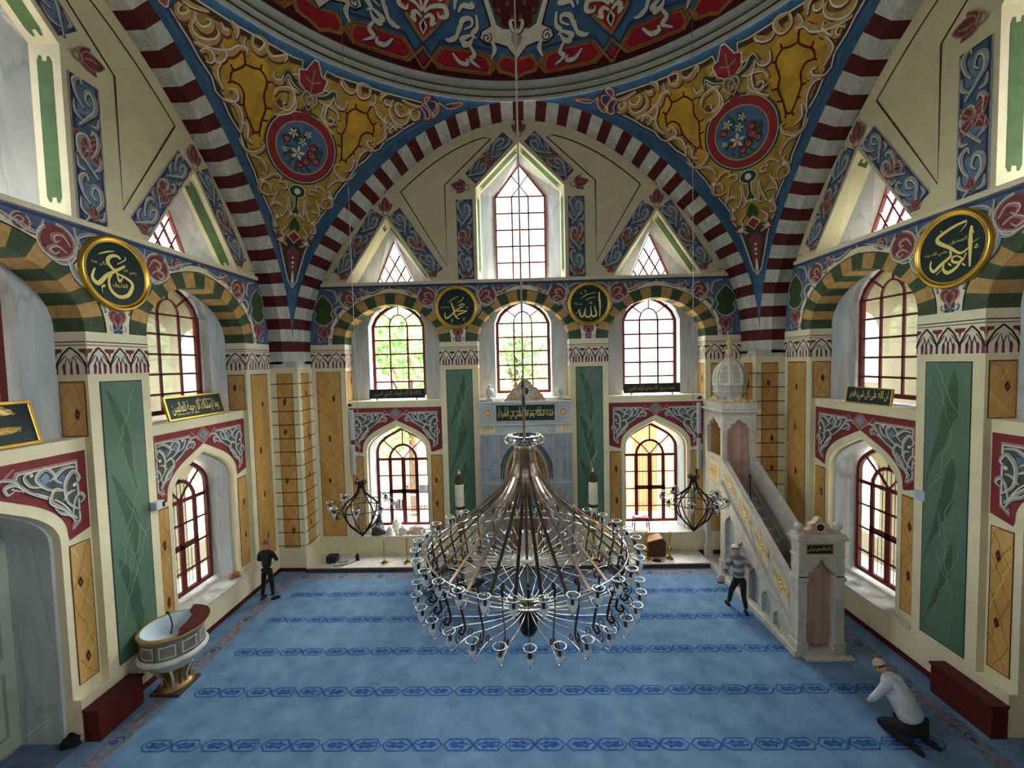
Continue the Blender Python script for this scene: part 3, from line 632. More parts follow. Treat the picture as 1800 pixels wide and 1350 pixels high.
# striped arches under the dome (soffit, chamfer and legs)
def big_arch(X, name):
    mb = MB(); prof = [(0, 0.0), (0, -(W-8.0)), (1, -(W-7.75))]; st = pi/32
    def P_(a, q, y):
        if a < 0: return (7.5+.25*q, y, LS+a*7.5)
        if a > pi: return (-7.5-.25*q, y, LS-(a-pi)*7.5)
        r = (RIN(a), ROUT(a))[q] if q < 2 else 7.76
        return (r*cos(a), y, LS+r*sin(a))
    for k in range(96): mb.face([P_(pi*k/96, 1, -(W-7.75)), P_(pi*k/96, 2, -(W-7.75)), P_(pi*(k+1)/96, 2, -(W-7.75)), P_(pi*(k+1)/96, 1, -(W-7.75))], blue)
    # red band centred on every whole multiple of st (5.6 deg), white between
    bands = []
    for k in range(0, 33):
        bands.append((k*st-st*.235, k*st+st*.235, maroon)); 
        if k < 32: bands.append((k*st+st*.235, (k+1)*st-st*.235, stripew))
    bands += [(-st*.235-.055, -st*.235, stripew), (pi+st*.235, pi+st*.235+.055, stripew)]
    for a, b, m in bands:
        q = 3
        for i in range(q):
            t0 = a+(b-a)*i/q; t1 = a+(b-a)*(i+1)/q
            for j in range(len(prof)-1):
                (r0, y0), (r1, y1) = prof[j], prof[j+1]; mb.face([P_(t0, r0, y0), P_(t0, r1, y1), P_(t1, r1, y1), P_(t1, r0, y0)], m)
    return tag(mb.obj(name, None, X), kind='structure')
XF = M.Translation((0, -W, 0)) @ M.Rotation(pi, 4, 'Z')
for i, X in enumerate((XB, XL, XR, XF)): big_arch(X, 'trim_%d' % (i+1))
# ---------------- ceiling: dome, ring moulding, pendentives ----------------
RS = RD_*sqrt(2)
ceil_ = empty('ceiling', (0, 0, 0), kind='structure')
def pend_map(p, q, o):
    el = q/RS; az = p/(RS*cos(el))-pi/4; r = RS-o; return (r*cos(el)*sin(az), r*cos(el)*cos(az), LS+r*sin(el))
def make_pendentive():
    mb = MB(); P = Paint(mb, pend_map, .006, .35); e = []
    for k in range(61):
        el = pi/4*(k/60)**1.5; az = pi/4-math.acos(min(1, cos(pi/4)/cos(el))); e.append((RS*cos(el)*az, RS*el))
    for k in range(24):
        el = pi/4; az = pi/4*(1-(k+1)/24); e.append((RS*cos(el)*az, RS*el))
    P.poly(e+[(-a, b) for a, b in reversed(e[1:-1])], blue, 0)
    E = [(0, 1.95), (.12, 2.15), (.26, 2.75), (.36, 3.17), (.48, 3.53), (.64, 3.8), (.62, 4.05), (.78, 4.36), (.96, 4.66), (1.09, 4.91), (1.18, 5.16), (1.42, 5.57), (1.61, 6.05), (1.87, 6.34), (2.08, 6.68), (2.23, 6.77), (2.33, 7.03), (2.61, 7.28), (2.81, 7.51), (3.05, 7.72), (3.3, 7.95), (3.2, 8.33), (2.0, 8.36), (.56, 8.35), (.32, 8.38), (.25, 8.05)]
    L_ = [(-a, b) for a, b in E]; full = E+[(-a, b) for a, b in reversed(E)][:-1]
    sh = [(a*1.03, b-.06) for a, b in full]; P.poly(sh, blued, 1); P.poly(full, dkb, 2)
    P.line([(a*1.005, b) for a, b in full]+[full[0]], .035, hil, 4)
    yy = [(a*.94, b-(.0 if b < 8 else .14)) for a, b in E if b > 3.2]; Y = yy+[(-a, b) for a, b in reversed(yy)]; P.poly(Y, yeld, 3)
    for sg in (-1, 1):
        P.poly([(sg*a, b) for a, b in [(2.1, 8.0), (2.35, 7.6), (1.95, 6.95), (1.65, 6.5), (1.3, 5.85), (1.1, 5.7), (1.02, 6.3), (.9, 6.8), (.95, 7.3), (1.0, 7.8), (1.4, 8.1)]], yel, 4)
        cl = [(1.7, 7.9), (1.64, 7.67), (1.79, 7.48), (1.91, 7.37), (1.93, 7.16), (1.74, 7.16), (1.6, 7.0), (1.58, 6.73), (1.44, 6.45), (1.29, 6.22), (1.22, 6.2), (1.15, 6.28), (1.12, 6.55), (1.05, 6.88), (1.13, 7.15), (1.09, 7.51), (1.27, 7.71), (1.43, 7.68), (1.64, 7.67)]
        P.line([(sg*a, b) for a, b in cat_rom(cl, 3)], .05, brnl and brownl, 6)
        for a in [((1.96, 7.51), (1.88, 7.4)), ((1.98, 7.08), (1.9, 7.17)), ((1.26, 7.85), (1.28, 7.7)), ((.98, 7.56), (1.1, 7.51)), ((1.7, 6.71), (1.58, 6.73)), ((.9, 6.93), (1.06, 6.9)), ((1.53, 6.45), (1.45, 6.48)), ((.97, 6.6), (1.1, 6.57)), ((1.33, 6.1), (1.28, 6.23)), ((1.12, 6.12), (1.16, 6.27))]:
            P.line([(sg*x, z) for x, z in a], .04, brownl, 6, .06)
        S = PENDS
        for i, s in enumerate(S):
            wv = .16 if i < 20 else .115
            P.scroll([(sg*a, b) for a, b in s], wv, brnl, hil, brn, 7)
        for c, z, r in ((.98, 5.02, .06), (.52, 4.1, .05), (.4, 4.16, .035), (.38, 3.42, .07)): P.disc(sg*c, z, r, hil, 10)
        P.disc(sg*.42, 3.45, .14, ros, 8); P.disc(sg*.72, 7.15, .1, brn, 8)
        # knot and tip toward the ring ends
        K = lambda q: [(sg*a, b) for a, b in q]
        P.poly(K([(3.15, 8.3), (3.35, 8.6), (3.55, 8.45), (3.62, 8.2), (3.5, 7.98), (3.3, 7.82), (3.12, 8.05)]), blued, 5)
        for q in ([(3.0, 8.14), (3.22, 8.34), (3.3, 8.52), (3.18, 8.54), (3.15, 8.4), (3.45, 8.15), (3.6, 8.05)], [(3.05, 8.24), (3.3, 8.05), (3.35, 7.9), (3.5, 7.95), (3.4, 8.15), (3.12, 8.3)], [(3.35, 8.42), (3.5, 8.42), (3.58, 8.25), (3.5, 8.05), (3.62, 8.0), (3.7, 8.2), (3.62, 8.4), (3.75, 8.36), (3.95, 8.28)], [(3.85, 8.38), (4.05, 8.45), (4.32, 8.47), (4.1, 8.33), (3.9, 8.3)]):
            P.scroll(K(q), .1, mat('knot_orange', 'a85f40', .7, .08, 5), hil, blued, 8)
    # finial below
    P.poly([(-.09, 2.35), (.09, 2.35), (.2, 3.1), (0, 3.3), (-.2, 3.1)], ros, 5); P.poly([(0, 2.0), (.05, 2.15), (.03, 2.4), (0, 2.5), (-.03, 2.4), (-.05, 2.15)], hil, 6)
    for z, r in ((2.62, .035), (2.76, .045), (2.92, .035)): P.disc(0, z, r, hil, 7)
    P.poly([(0, 3.78), (.2, 3.6), (0, 3.36), (-.2, 3.6)], hil, 8); P.poly([(0, 3.74), (.165, 3.59), (0, 3.39), (-.165, 3.59)], redp, 9)
    P.poly([(0, 4.18), (.13, 4.0), (.17, 3.85), (.1, 3.74), (0, 3.84), (-.1, 3.74), (-.17, 3.85), (-.13, 4.0)], pgreen, 8)
    P.poly(ellp(0, 4.96, .25, .2), hil, 8); P.poly(ellp(0, 4.96, .22, .175), pgreen, 9); P.disc(0, 4.96, .09, hil, 10)
    P.poly([(-.06, 4.85), (.06, 4.85), (.05, 4.5), (.16, 4.28), (-.16, 4.28), (-.05, 4.5)], hil, 8); P.poly([(-.04, 4.85), (.04, 4.85), (.03, 4.5), (.12, 4.3), (-.12, 4.3), (-.03, 4.5)], pgreen, 9)
    for x in (-.12, 0, .12): P.disc(x, 4.26, .04, hil, 10)
    # medallion
    P.disc(0, 6.2, 1.02, pgreen, 7, 44); P.poly([(-.22, 7.1), (0, 7.42), (.22, 7.1)], pgreen, 7); P.disc(0, 6.2, .965, hil, 8, 44); P.disc(0, 6.2, .945, redp, 9, 44); P.poly([(-.16, 7.08), (0, 7.3), (.16, 7.08)], redp, 9)
    P.disc(0, 6.2, .735, brnl, 10, 44); P.disc(0, 6.2, .7, mat('medallion_blue', '4f6a92', .75, .08, 4), 11, 44)
    rnd = random.Random(5)
    for i in range(26):
        a = rnd.uniform(0, 2*pi); r = rnd.uniform(.35, .58); P.scroll([(r*.5*cos(a), 6.15+r*.5*sin(a)), (r*cos(a+.15), 6.15+r*sin(a+.15)), (1.05*r*cos(a+.35), 6.15+1.05*r*sin(a+.35))], .06, pgreen, None, None, 12)
    for x, z, r, m_ in ((.28, 6.1, .15, ros), (.15, 5.88, .13, ros), (.42, 5.95, .12, ros), (-.02, 5.75, .12, redp), (.3, 6.3, .12, redp), (-.45, 6.35, .11, ros), (-.3, 5.95, .08, redp)):
        P.disc(x, z, r, maroon, 14); P.disc(x, z, r*.85, m_, 15)
        for k in range(3): P.line(spiral(x, z, r*(.75-.2*k), k*2.1, .7, r*(.6-.2*k), 10), .018, rosl if k else maroon, 16)
    for x, z, r in ((-.12, 6.05, .22), (-.3, 6.55, .15), (-.02, 6.38, .14), (.1, 6.62, .12), (-.48, 6.05, .1)):
        for k in range(5):
            a = k*2*pi/5+x*9; P.poly([(x, z), (x+r*.6*cos(a-.35), z+r*.6*sin(a-.35)), (x+r*cos(a), z+r*sin(a)), (x+r*.6*cos(a+.35), z+r*.6*sin(a+.35))], whp, 17)
        P.disc(x, z, r*.2, brnl, 18)
    # red leaf ornament at the top
    lf = [(0, 7.4), (.1, 7.7), (.3, 7.85), (.36, 8.14), (.2, 8.2), (.05, 8.5), (-.05, 8.5), (-.2, 8.2), (-.36, 8.14), (-.3, 7.85), (-.1, 7.7)]
    P.poly([(a*1.12, 7.95+(b-7.95)*1.08) for a, b in lf], hil, 10); P.poly(lf, redp, 11)
    P.line([(0, 7.42), (0, 8.3)], .03, rosl, 12); P.line([(0, 7.95), (.2, 8.05)], .03, rosl, 12); P.line([(0, 7.95), (-.2, 8.05)], .03, rosl, 12)
    for sg in (-1, 1):
        P.scroll([(0, 7.25), (sg*.2, 7.5), (sg*.12, 7.7), (-sg*.05, 7.6), (-sg*.12, 7.35)], .07, rosl, hil, pgreen, 13)
        P.scroll([(sg*.1, 7.65), (sg*.4, 7.75), (sg*.62, 7.95), (sg*.72, 7.7)], .12, pgreen, hil, dkb, 9)
    return mb
PENDS = [[(abs(a), b) for a, b in s] for s in [
[(-3.07,8.11),(-3.14,7.99),(-3.09,7.87),(-2.96,7.93),(-2.88,8.07),(-2.97,8.11)],[(-2.78,8.08),(-2.85,7.84),(-2.78,7.69),(-2.59,7.66),(-2.34,7.8),(-2.25,7.99),(-2.32,8.1)],[(-2.79,8.13),(-2.76,7.96),(-2.6,7.89),(-2.44,8.02),(-2.43,8.17),(-2.56,8.13)],
[(-2.77,7.54),(-2.58,7.56),(-2.28,7.62),(-1.98,7.76),(-1.82,7.95),(-1.66,7.97),(-1.62,7.88)],[(-2.21,7.79),(-2.11,7.67),(-2.23,7.46),(-2.36,7.41)],[(-2.62,7.42),(-2.5,7.53),(-2.38,7.48),(-2.4,7.35),(-2.5,7.31)],
[(-2.18,7.46),(-2.28,7.24),(-2.24,7.08),(-2.09,6.88)],[(-1.96,6.94),(-1.82,6.98),(-1.79,6.83),(-1.94,6.72),(-2.13,6.68)],[(-2.03,6.67),(-1.85,6.69),(-1.67,6.53),(-1.62,6.27),(-1.63,6.04)],[(-2.25,8.24),(-2.19,8.11),(-2.08,8.13),(-2.07,8.22)],
[(-2.06,8.37),(-1.92,8.3),(-1.9,8.1)],[(-1.54,8.36),(-1.54,8.15),(-1.34,8.09),(-1.22,8.31),(-1.33,8.41),(-1.54,8.38)],[(-1.19,8.23),(-1.07,8.11),(-.89,8.17),(-.73,8.3),(-.76,8.16)],[(-.99,7.84),(-.93,7.63),(-.74,7.69),(-.71,7.85)],
[(-.66,7.85),(-.52,7.63),(-.38,7.59),(-.23,7.65)],[(-.64,7.88),(-.34,7.96),(-.12,7.79)],[(-.89,7.28),(-.79,7.49),(-.51,7.58),(-.43,7.41),(-.48,7.14),(-.68,7.06),(-.84,7.14)],[(-.57,7.25),(-.7,7.2),(-.63,7.1)],
[(-.39,7.48),(-.35,7.19),(-.61,6.95),(-.83,6.84)],[(-1.62,6.29),(-1.49,6.29),(-1.47,6.01),(-1.31,5.89)],[(-1.64,5.92),(-1.53,5.73),(-1.32,5.65),(-1.07,5.79),(-1.0,5.98),(-1.14,6.01)],[(-1.34,5.59),(-1.1,5.57),(-.93,5.4),(-.89,5.25)],
[(-1.02,5.18),(-.91,5.16),(-1.01,4.99),(-1.05,4.75),(-.85,4.64),(-.63,4.72)],[(-.88,5.08),(-.7,5.25),(-.5,5.25),(-.55,5.07)],[(-.58,5.11),(-.35,5.12),(-.34,4.98),(-.51,4.96)],[(-.56,4.83),(-.68,4.51),(-.72,4.32)],
[(-.73,4.41),(-.53,4.48),(-.38,4.4)],[(-.27,4.79),(-.27,4.49),(-.37,4.19),(-.4,4.16)],[(-.64,4.28),(-.57,4.12),(-.61,3.84),(-.5,3.8),(-.53,3.92)],[(-.51,3.37),(-.36,3.46),(-.24,3.45)],[(-.31,3.63),(-.36,3.43),(-.18,3.28)],
[(-.21,4.75),(-.2,4.44),(-.19,4.19),(-.29,4.12)],[(-2.5,8.3),(-2.9,8.2),(-3.25,8.25)],[(-.2,3.9),(-.38,3.7),(-.3,3.5)],[(-1.1,5.0),(-.8,4.95),(-.75,4.75)],[(-1.7,8.25),(-1.75,8.05),(-1.6,8.0)]]]
pm = make_pendentive(); p0 = pm.obj('pendentive', ceil_)
for k in (1, 2, 3):
    c = p0.copy(); COL.objects.link(c); c.parent = ceil_; c.rotation_euler = (0, 0, k*pi/2)
# ring moulding
mb = MB(); greymo = mat('moulding_grey', 'a9aaa4', .7, .05, 3); gd = mat('moulding_dark', '5f625d', .75, 0)
for pr, m_ in (([(7.76, 15.35), (7.70, 15.37), (7.70, 15.44)], greymo), ([(7.70, 15.44), (7.66, 15.46)], dk), ([(7.66, 15.46), (7.66, 15.58), (7.62, 15.60)], greymo), ([(7.62, 15.60), (7.60, 15.615)], dk), ([(7.60, 15.615), (7.58, 15.65)], gd), ([(7.58, 15.65), (7.58, 15.72)], greymo), ([(7.58, 15.72), (7.53, 15.85)], greymo), ([(7.53, 15.85), (7.5, 15.855)], dk)):
    mb.lathe(pr, m_, 128)
mb.obj('dome_moulding', ceil_)
# dome
ZD = 15.85; KD = 7.5*pi/180
def dome_map(u, v, o):
    az = u/KD*pi/180; el = v/KD*pi/180; r = 7.5-o; return (r*cos(el)*sin(az), r*cos(el)*cos(az), ZD+r*sin(el))
mb = MB(); prof = [(7.5*cos(RD(a)), 7.5*sin(RD(a))) for a in [90*i/30 for i in range(31)]]
mb.lathe(prof, blue, 96, (0, 0, ZD)); P = Paint(mb, dome_map, .006, .35)
def D(pts, c, sg): return [((c+sg*abs(a))*KD, b*KD) for a, b in pts]
for k in range(32): P.poly([(c*KD, d*KD) for c, d in ((k*11.25, 0), (k*11.25+11.25, 0), (k*11.25+11.25, 1.4), (k*11.25, 1.4))], maroon, 1)
for k in range(8):
    c = k*45.0
    for sg in (-1, 1):
        q = c+sg*22.5
        fl = [(5.5, 0), (17.5, 0), (22.5, 0), (22.5, 1.0), (5.5, 1.0)]
        P.poly(D([(0.0, 0), (22.5, 0), (22.5, 3.2), (0, 3.2)], c, sg), maroon, 2)
        P.poly(D([(22.5, 5.4), (20.5, 3.1), (18.3, 6.6), (11.2, 6.8), (6.4, 6.0), (4.9, 3.6), (3.4, 5.8), (.5, 5.2), (0, 7.5), (22.5, 7.5)], c, sg), blue, 3)
        P.line(D([(22.5, 6.0), (20.6, 3.9), (18.4, 7.1), (11.2, 7.3), (6.0, 6.6)], c, sg), .09, blued, 4)
        goldm = mat('dome_gold_line', 'a3763f', .65, .06, 6)
        o1 = [(20.77, 2.91), (18.37, 6.2), (11.27, 6.4), (6.6, 5.6), (5.6, 2.9), (6.6, .85), (11.4, 1.05), (18.9, 1.1)]; P.poly(D(o1, c, sg), goldm, 5); P.line(D([(20.0, 2.95), (18.1, 5.9), (11.28, 6.05), (7.0, 5.2), (6.1, 2.6), (6.9, 1.1), (11.37, 1.35), (18.4, 1.45), (20.0, 2.95)], c, sg), .02, brownl, 6)
        P.poly(D([(19.5, 3.0), (17.9, 5.55), (11.28, 5.7), (7.6, 4.7), (6.73, 2.6), (7.3, 1.5), (11.37, 1.8), (18.0, 1.9)], c, sg), crim, 7)
        P.poly(D([(0, -.2+.25), (1.9, 1.0), (4.4, 1.5), (5.0, 3.6), (3.3, 5.6), (0, 4.9)], c, sg), goldm, 5); P.poly(D([(0, .8), (1.7, 1.7), (3.9, 2.1), (4.3, 3.6), (3.2, 4.9), (0, 4.2)], c, sg), crim, 7)
        P.poly(D([(22.5, .2), (24.6-4.2+.0, 2.6), (22.5, 5.3)], c, sg), goldm, 8) if False else None
        P.line(D([(19.0, 1.3), (20.6, 2.9), (22.5, 5.2)], c, sg), .07, goldm, 8); P.line(D([(22.5, .15), (20.6, 2.75), (19.4, 4.6)], c, sg), .07, goldm, 8); P.poly(D([(22.5, 1.3), (21.3, 2.7), (22.5, 3.9)], c, sg), crim, 7)
        P.line(D([(6.9, .9), (5.2, 2.8), (3.4, 5.6)], c, sg), .06, goldm, 8); P.line(D([(4.4, 1.5), (5.0, 3.0), (6.6, 5.6)], c, sg), .06, goldm, 8)
        # red pendant half
        P.poly(D([(22.5, 5.4), (20.4, 7.6), (18.1, 10.3), (16.2, 13.2), (15.6, 16), (15.4, 19), (17, 22), (22.5, 24)], c, sg), blued, 9)
        P.poly(D([(22.5, 6.0), (20.6, 8.0), (18.5, 10.5), (16.7, 13.3), (16.1, 16), (16.0, 19), (17.4, 21.6), (22.5, 23.4)], c, sg), goldm, 10)
        P.poly(D([(22.5, 6.9), (21, 8.7), (19.4, 10.8), (17.6, 13.4), (17, 16), (16.9, 19), (18, 21), (22.5, 22.6)], c, sg), crim, 11)
        P.poly(D([(22.5, 7.4), (21.7, 8.9), (21.5, 9.6), (22.5, 11)], c, sg), hil, 13); P.poly(D([(22.5, 8.0), (22.0, 9.2), (22.5, 10.6)], c, sg), blackm, 14)
        for s_ in ([(22.2, 12.1), (20.6, 13.5), (17.6, 14.1), (16.9, 12.4), (18.6, 11.8), (19, 12.8)], [(22.2, 11.0), (21.0, 11.8), (20.2, 11.2), (20.6, 9.9), (19.4, 10.6)], [(22.4, 12.4), (21.4, 15), (19.4, 16.4), (18, 15.6), (18.8, 15)], [(22.4, 16), (21, 18), (19, 19.4), (17.6, 18.2)]):
            P.scroll(D(s_, c, sg), .16, hil, whp, brn, 12)
        P.poly(D([(22.5, 14), (21.2, 16), (21.2, 18), (22.5, 19.5)], c, sg), blackm, 12)
        # white cartouche half with dark red flowers
        P.poly(D([(0, 4.2), (1.0, 5.4), (2.4, 7.0), (4.9, 7.7), (7.4, 7.4), (9.2, 8.7), (8.7, 10.5), (6.6, 11.5), (7.3, 13.7), (8.4, 16.5), (8.6, 20), (5, 24), (0, 26)], c, sg), dk, 8)
        P.poly(D([(0, 4.6), (1.0, 5.8), (2.4, 7.4), (4.9, 8.1), (7.2, 7.9), (8.8, 8.9), (8.3, 10.3), (6.1, 11.5), (6.9, 13.8), (8.0, 16.6), (8.2, 20), (4.8, 23.6), (0, 25.5)], c, sg), whp, 9)
        P.poly(D([(0, 11), (3.2, 10.9), (4.9, 11.8), (5.8, 14.2), (6.9, 16.8), (7.0, 20), (4, 22.6), (0, 24)], c, sg), slate, 10)
        P.poly(D([(0, 12), (1.5, 10.9), (3.4, 11.6), (4.2, 14.0), (5.8, 15.4), (5.6, 18), (3, 20), (0, 21)], c, sg), maroon, 11)
        P.disc((c+sg*7.3)*KD, 9.0*KD, 1.0*KD, whp, 10); P.line([(x, z) for x, z in spiral((c+sg*7.3)*KD, 9.0*KD, 1.3*KD, 1, sg*1.4, .2*KD)], .04, dkb, 11)
        P.poly(D([(0, 6.8), (1.2, 8.2), (1.4, 9.5), (.6, 10.3), (0, 9.9)], c, sg), mat('heart_grey', '9c9c98', .6, .1, 9), 12)
        P.scroll(D([(.2, 9.9), (1.1, 10.8), (1.5, 12.4), (.6, 12.6)], c, sg), .12, hil, whp, dk, 13)
        for i in range(5):
            a = 1+i*1.1; P.disc((c+sg*a)*KD, (13+((i*7) % 5)*1.4)*KD, .12, mat('flower_dark', '3d1c1f', .7, .1, 6), 13); P.disc((c+sg*a)*KD, (13.2+((i*7) % 5)*1.4)*KD, .07, ros, 14)
        DS = [[(16.94,7.58),(15.05,8.14),(13.75,10.49),(13.09,12.17),(11.17,12.64),(10.87,11.34),(12.8,10.34)],[(13.14,8.66),(12.85,7.02),(11.25,7.75),(10.59,8.92)],[(11.88,7.69),(10.34,5.27),(11.32,4.02),(9.13,2.42)],[(15.57,4.97),(13.88,3.15),(11.98,3.07),(12.27,4.22)],[(14.04,13.62),(13.07,15.01),(10.51,15.02),(11.14,15.98)],[(6.11,8.36),(5.4,6.7),(6.2,4.64)],[(14.1,10.99),(14.6,8.63),(16.4,7.61),(17.3,7.87)],[(10.6,9.5),(12.3,8.86),(13.5,7.98),(10.9,7.31)],[(9.8,13.5),(9.6,11),(10.8,9.6),(9.9,8.7)],[(13.5,16.5),(12,18.5),(10,18),(10.5,16.8)],[(15,14),(14.5,17),(13,19.5)]]
        for s_ in DS: P.scroll(D(s_, c, sg), .15, whp, hil, blued, 9)
mb.obj('dome', ceil_)
# ---------------- floor: blue carpet with prayer rows ----------------
carpet = mat('carpet_blue', '6888ab', .95, .05, 2.2, spec=.05, c2='4d6e93', detail=10); carpd = mat('carpet_motif', '305389', .95, .12, 9, spec=.05); carpm = mat('carpet_motif_light', '5b80aa', .95, .08, 7, spec=.05); carpr = mat('carpet_border', '6f7686', .95, .18, 9, spec=.05); carpp = mat('carpet_border_rose', '8a6f78', .95, .2, 14, spec=.05)
carpet.node_tree.nodes['Principled BSDF'].inputs['Sheen Weight'].default_value = .15
mb = MB(); P = Paint(mb, lambda u, v, o: (u, v, o), .0015); P.poly([(-W, -W), (W, -W), (W, W), (-W, W)], carpet, 0)
bw = 7.25
for y in (.95, 2.21, 3.47, 4.76, 6.03, -.33, -1.6, -2.88, -4.15, -5.4, -6.7):
    n = 26; pw = 2*bw/n; h = .115
    for i in range(n):
        x0 = -bw+i*pw+.015; x1 = x0+pw-.03; c = (x0+x1)/2; g = i % 4
        hx = [(x0, y), (x0+.1, y+h), (x1-.1, y+h), (x1, y), (x1-.1, y-h), (x0+.1, y-h)]
        P.poly([(c+(a-c)*.86, y+(b-y)*.72) for a, b in hx], carpm, 1); P.line(hx+[hx[0]], .03, carpd, 2); f = -1 if g in (1, 3) else 1
        L2 = [(-.2, .0), (-.13, .07), (-.03, .05), (.04, .085), (.09, .04), (.2, .012), (.1, -.02), (.07, -.08), (-.02, -.045), (-.1, -.07)]; P.poly([(c+f*a+f*.03, y+b) for a, b in L2], carpd, 3)
        P.line([(c-f*.02, y+.02), (c+f*.06, y-.01), (c+f*.14, y+.005)], .012, carpm, 4)
        if g in (0, 3): P.disc(c-f*.14, y+.01, .06, carpd, 4, 10); P.disc(c-f*.14, y+.012, .03, carpet, 5, 8)
        if g in (0, 2):
            for q in (-.035, 0, .035): P.line([(x1-.08+q, y+h), (x1+.015+q*.3, y), (x1+.11+q, y-h)], .014, carpd, 2); P.line([(x1-.08+q, y-h), (x1+.015+q*.3, y), (x1+.11+q, y+h)], .014, carpd, 2)
for x0, x1, y0, y1 in ((-8.0, -7.62, -8, 7.3), (7.62, 8.0, -8, 7.3), (-7.6, 7.6, 6.95, 7.28)):
    P.rect(x0, y0, x1, y1, carpr, 1)
    hor = x1-x0 > y1-y0; n = int(max(x1-x0, y1-y0)/.42)
    for i in range(n):
        t = (i+.5)*.42; cx_, cy_ = (x0+t, (y0+y1)/2) if hor else ((x0+x1)/2, y0+t)
        P.line(spiral(cx_, cy_, .13, i*2.1, .8, .05, 12), .03, carpp if i % 3 else carpd, 2); P.disc(cx_, cy_, .05, carpp if i % 3 else carpd, 2, 8)
tag(mb.obj('floor'), kind='structure')
# brush strokes of the four roundels, unit = outer radius
ROUND = [[([(0.11,0.42),(0.03,0.48),(-0.12,0.46),(-0.24,0.36),(-0.25,0.25),(-0.16,0.14),(-0.05,0.1),(0.23,0.25)],0.09),([(0.23,0.26),(-0.07,0.06),(-0.31,-0.1),(-0.54,-0.34),(-0.68,-0.26),(-0.68,-0.13),(-0.61,0.03)],0.1),([(-0.17,-0.04),(-0.26,-0.22),(-0.22,-0.46),(-0.01,-0.61),(0.24,-0.55),(0.39,-0.35),(0.41,-0.18),(0.23,-0.06),(0.02,0.0),(-0.07,0.05)],0.09),([(-0.02,0.01),(0.04,-0.19),(0.15,-0.06)],0.06),([(-0.49,0.42),(-0.26,0.53),(-0.05,0.6)],0.035),([(-0.0,0.26),(0.25,0.44),(0.23,0.53)],0.03),([(-0.48,-0.43),(-0.4,-0.36),(-0.39,-0.4),(-0.46,-0.44),(-0.45,-0.57)],0.03)],[([(0.51,0.44),(0.49,0.22),(0.49,-0.13),(0.49,-0.55)],0.09),([(0.51,0.44),(0.56,0.25)],0.05),([(0.39,0.6),(0.07,0.55),(-0.3,0.4),(-0.32,0.26),(-0.01,0.04),(0.25,-0.16),(0.45,-0.08)],0.09),([(0.39,0.58),(0.37,0.5),(0.23,0.37)],0.02),([(0.18,-0.21),(0.07,-0.22),(0.07,-0.33),(0.22,-0.38),(0.3,-0.31),(0.18,-0.21)],0.06),([(0.3,-0.34),(0.15,-0.51),(-0.05,-0.59),(-0.17,-0.47),(-0.15,-0.29)],0.08),([(0.4,-0.19),(0.32,-0.37)],0.06),([(-0.04,-0.35),(0.04,-0.43)],0.08),([(0.31,-0.43),(0.38,-0.5)],0.07),([(-0.01,-0.03),(0.01,-0.18),(-0.21,-0.33),(-0.42,-0.48),(-0.52,-0.36),(-0.5,-0.19)],0.08),([(-0.35,-0.58),(-0.2,-0.47)],0.045),([(0.55,0.03),(0.69,0.09)],0.03),([(0.6,-0.05),(0.66,-0.05),(0.59,-0.12),(0.7,-0.11)],0.025),([(-0.27,0.5),(-0.24,0.54),(-0.23,0.49)],0.02)],[([(-0.23,0.23),(-0.17,0.05),(-0.1,-0.14),(-0.09,-0.31),(0.03,-0.5),(0.15,-0.52)],0.08),([(0.3,0.01),(0.38,0.09),(0.27,0.14),(0.18,0.08),(0.23,0.02),(0.3,0.02)],0.05),([(0.3,0.01),(0.07,-0.09),(-0.07,-0.19)],0.06),([(-0.07,-0.18),(0.21,-0.17),(0.5,-0.17)],0.06),([(0.5,-0.18),(0.28,-0.27),(0.07,-0.35),(0.01,-0.43)],0.06),([(-0.12,-0.22),(-0.28,-0.39),(-0.44,-0.49),(-0.53,-0.38),(-0.5,-0.2)],0.07),([(-0.37,0.23),(-0.12,0.38),(0.14,0.51)],0.03),([(0.05,0.18),(0.28,0.32),(0.35,0.47)],0.035),([(-0.06,-0.0),(0.17,0.11)],0.025),([(-0.2,-0.49),(-0.22,-0.58),(-0.2,-0.7)],0.03),([(0.28,-0.51),(0.37,-0.5),(0.3,-0.59),(0.4,-0.6)],0.02),([(0.44,-0.01),(0.51,-0.05),(0.54,0.02)],0.03)],[([(0.47,0.52),(0.46,0.28),(0.49,-0.1),(0.47,-0.61)],0.08),([(0.24,-0.09),(0.27,-0.26),(0.32,-0.4),(0.29,-0.55),(0.15,-0.57),(0.1,-0.5),(0.08,-0.26),(0.08,-0.1)],0.07),([(0.07,-0.48),(0.01,-0.58),(-0.12,-0.59),(-0.19,-0.47),(-0.15,-0.18)],0.06),([(-0.15,-0.2),(-0.23,-0.42),(-0.31,-0.6),(-0.41,-0.5),(-0.45,-0.33),(-0.46,-0.26),(-0.41,-0.24)],0.05),([(0.02,0.1),(0.02,0.02),(0.07,0.02),(0.08,0.08),(0.09,0.01),(0.13,0.03),(0.13,0.1)],0.025),([(-0.34,0.26),(-0.08,0.41),(0.32,0.5)],0.03),([(-0.15,0.17),(0.09,0.27),(0.3,0.28)],0.03),([(-0.21,0.62),(-0.14,0.55),(-0.14,0.45)],0.03),([(-0.38,0.49),(-0.31,0.48)],0.06),([(-0.65,-0.46),(-0.45,-0.31)],0.03),([(0.04,-0.63),(0.08,-0.72)],0.03),([(0.58,-0.12),(0.65,-0.12)],0.04)]]
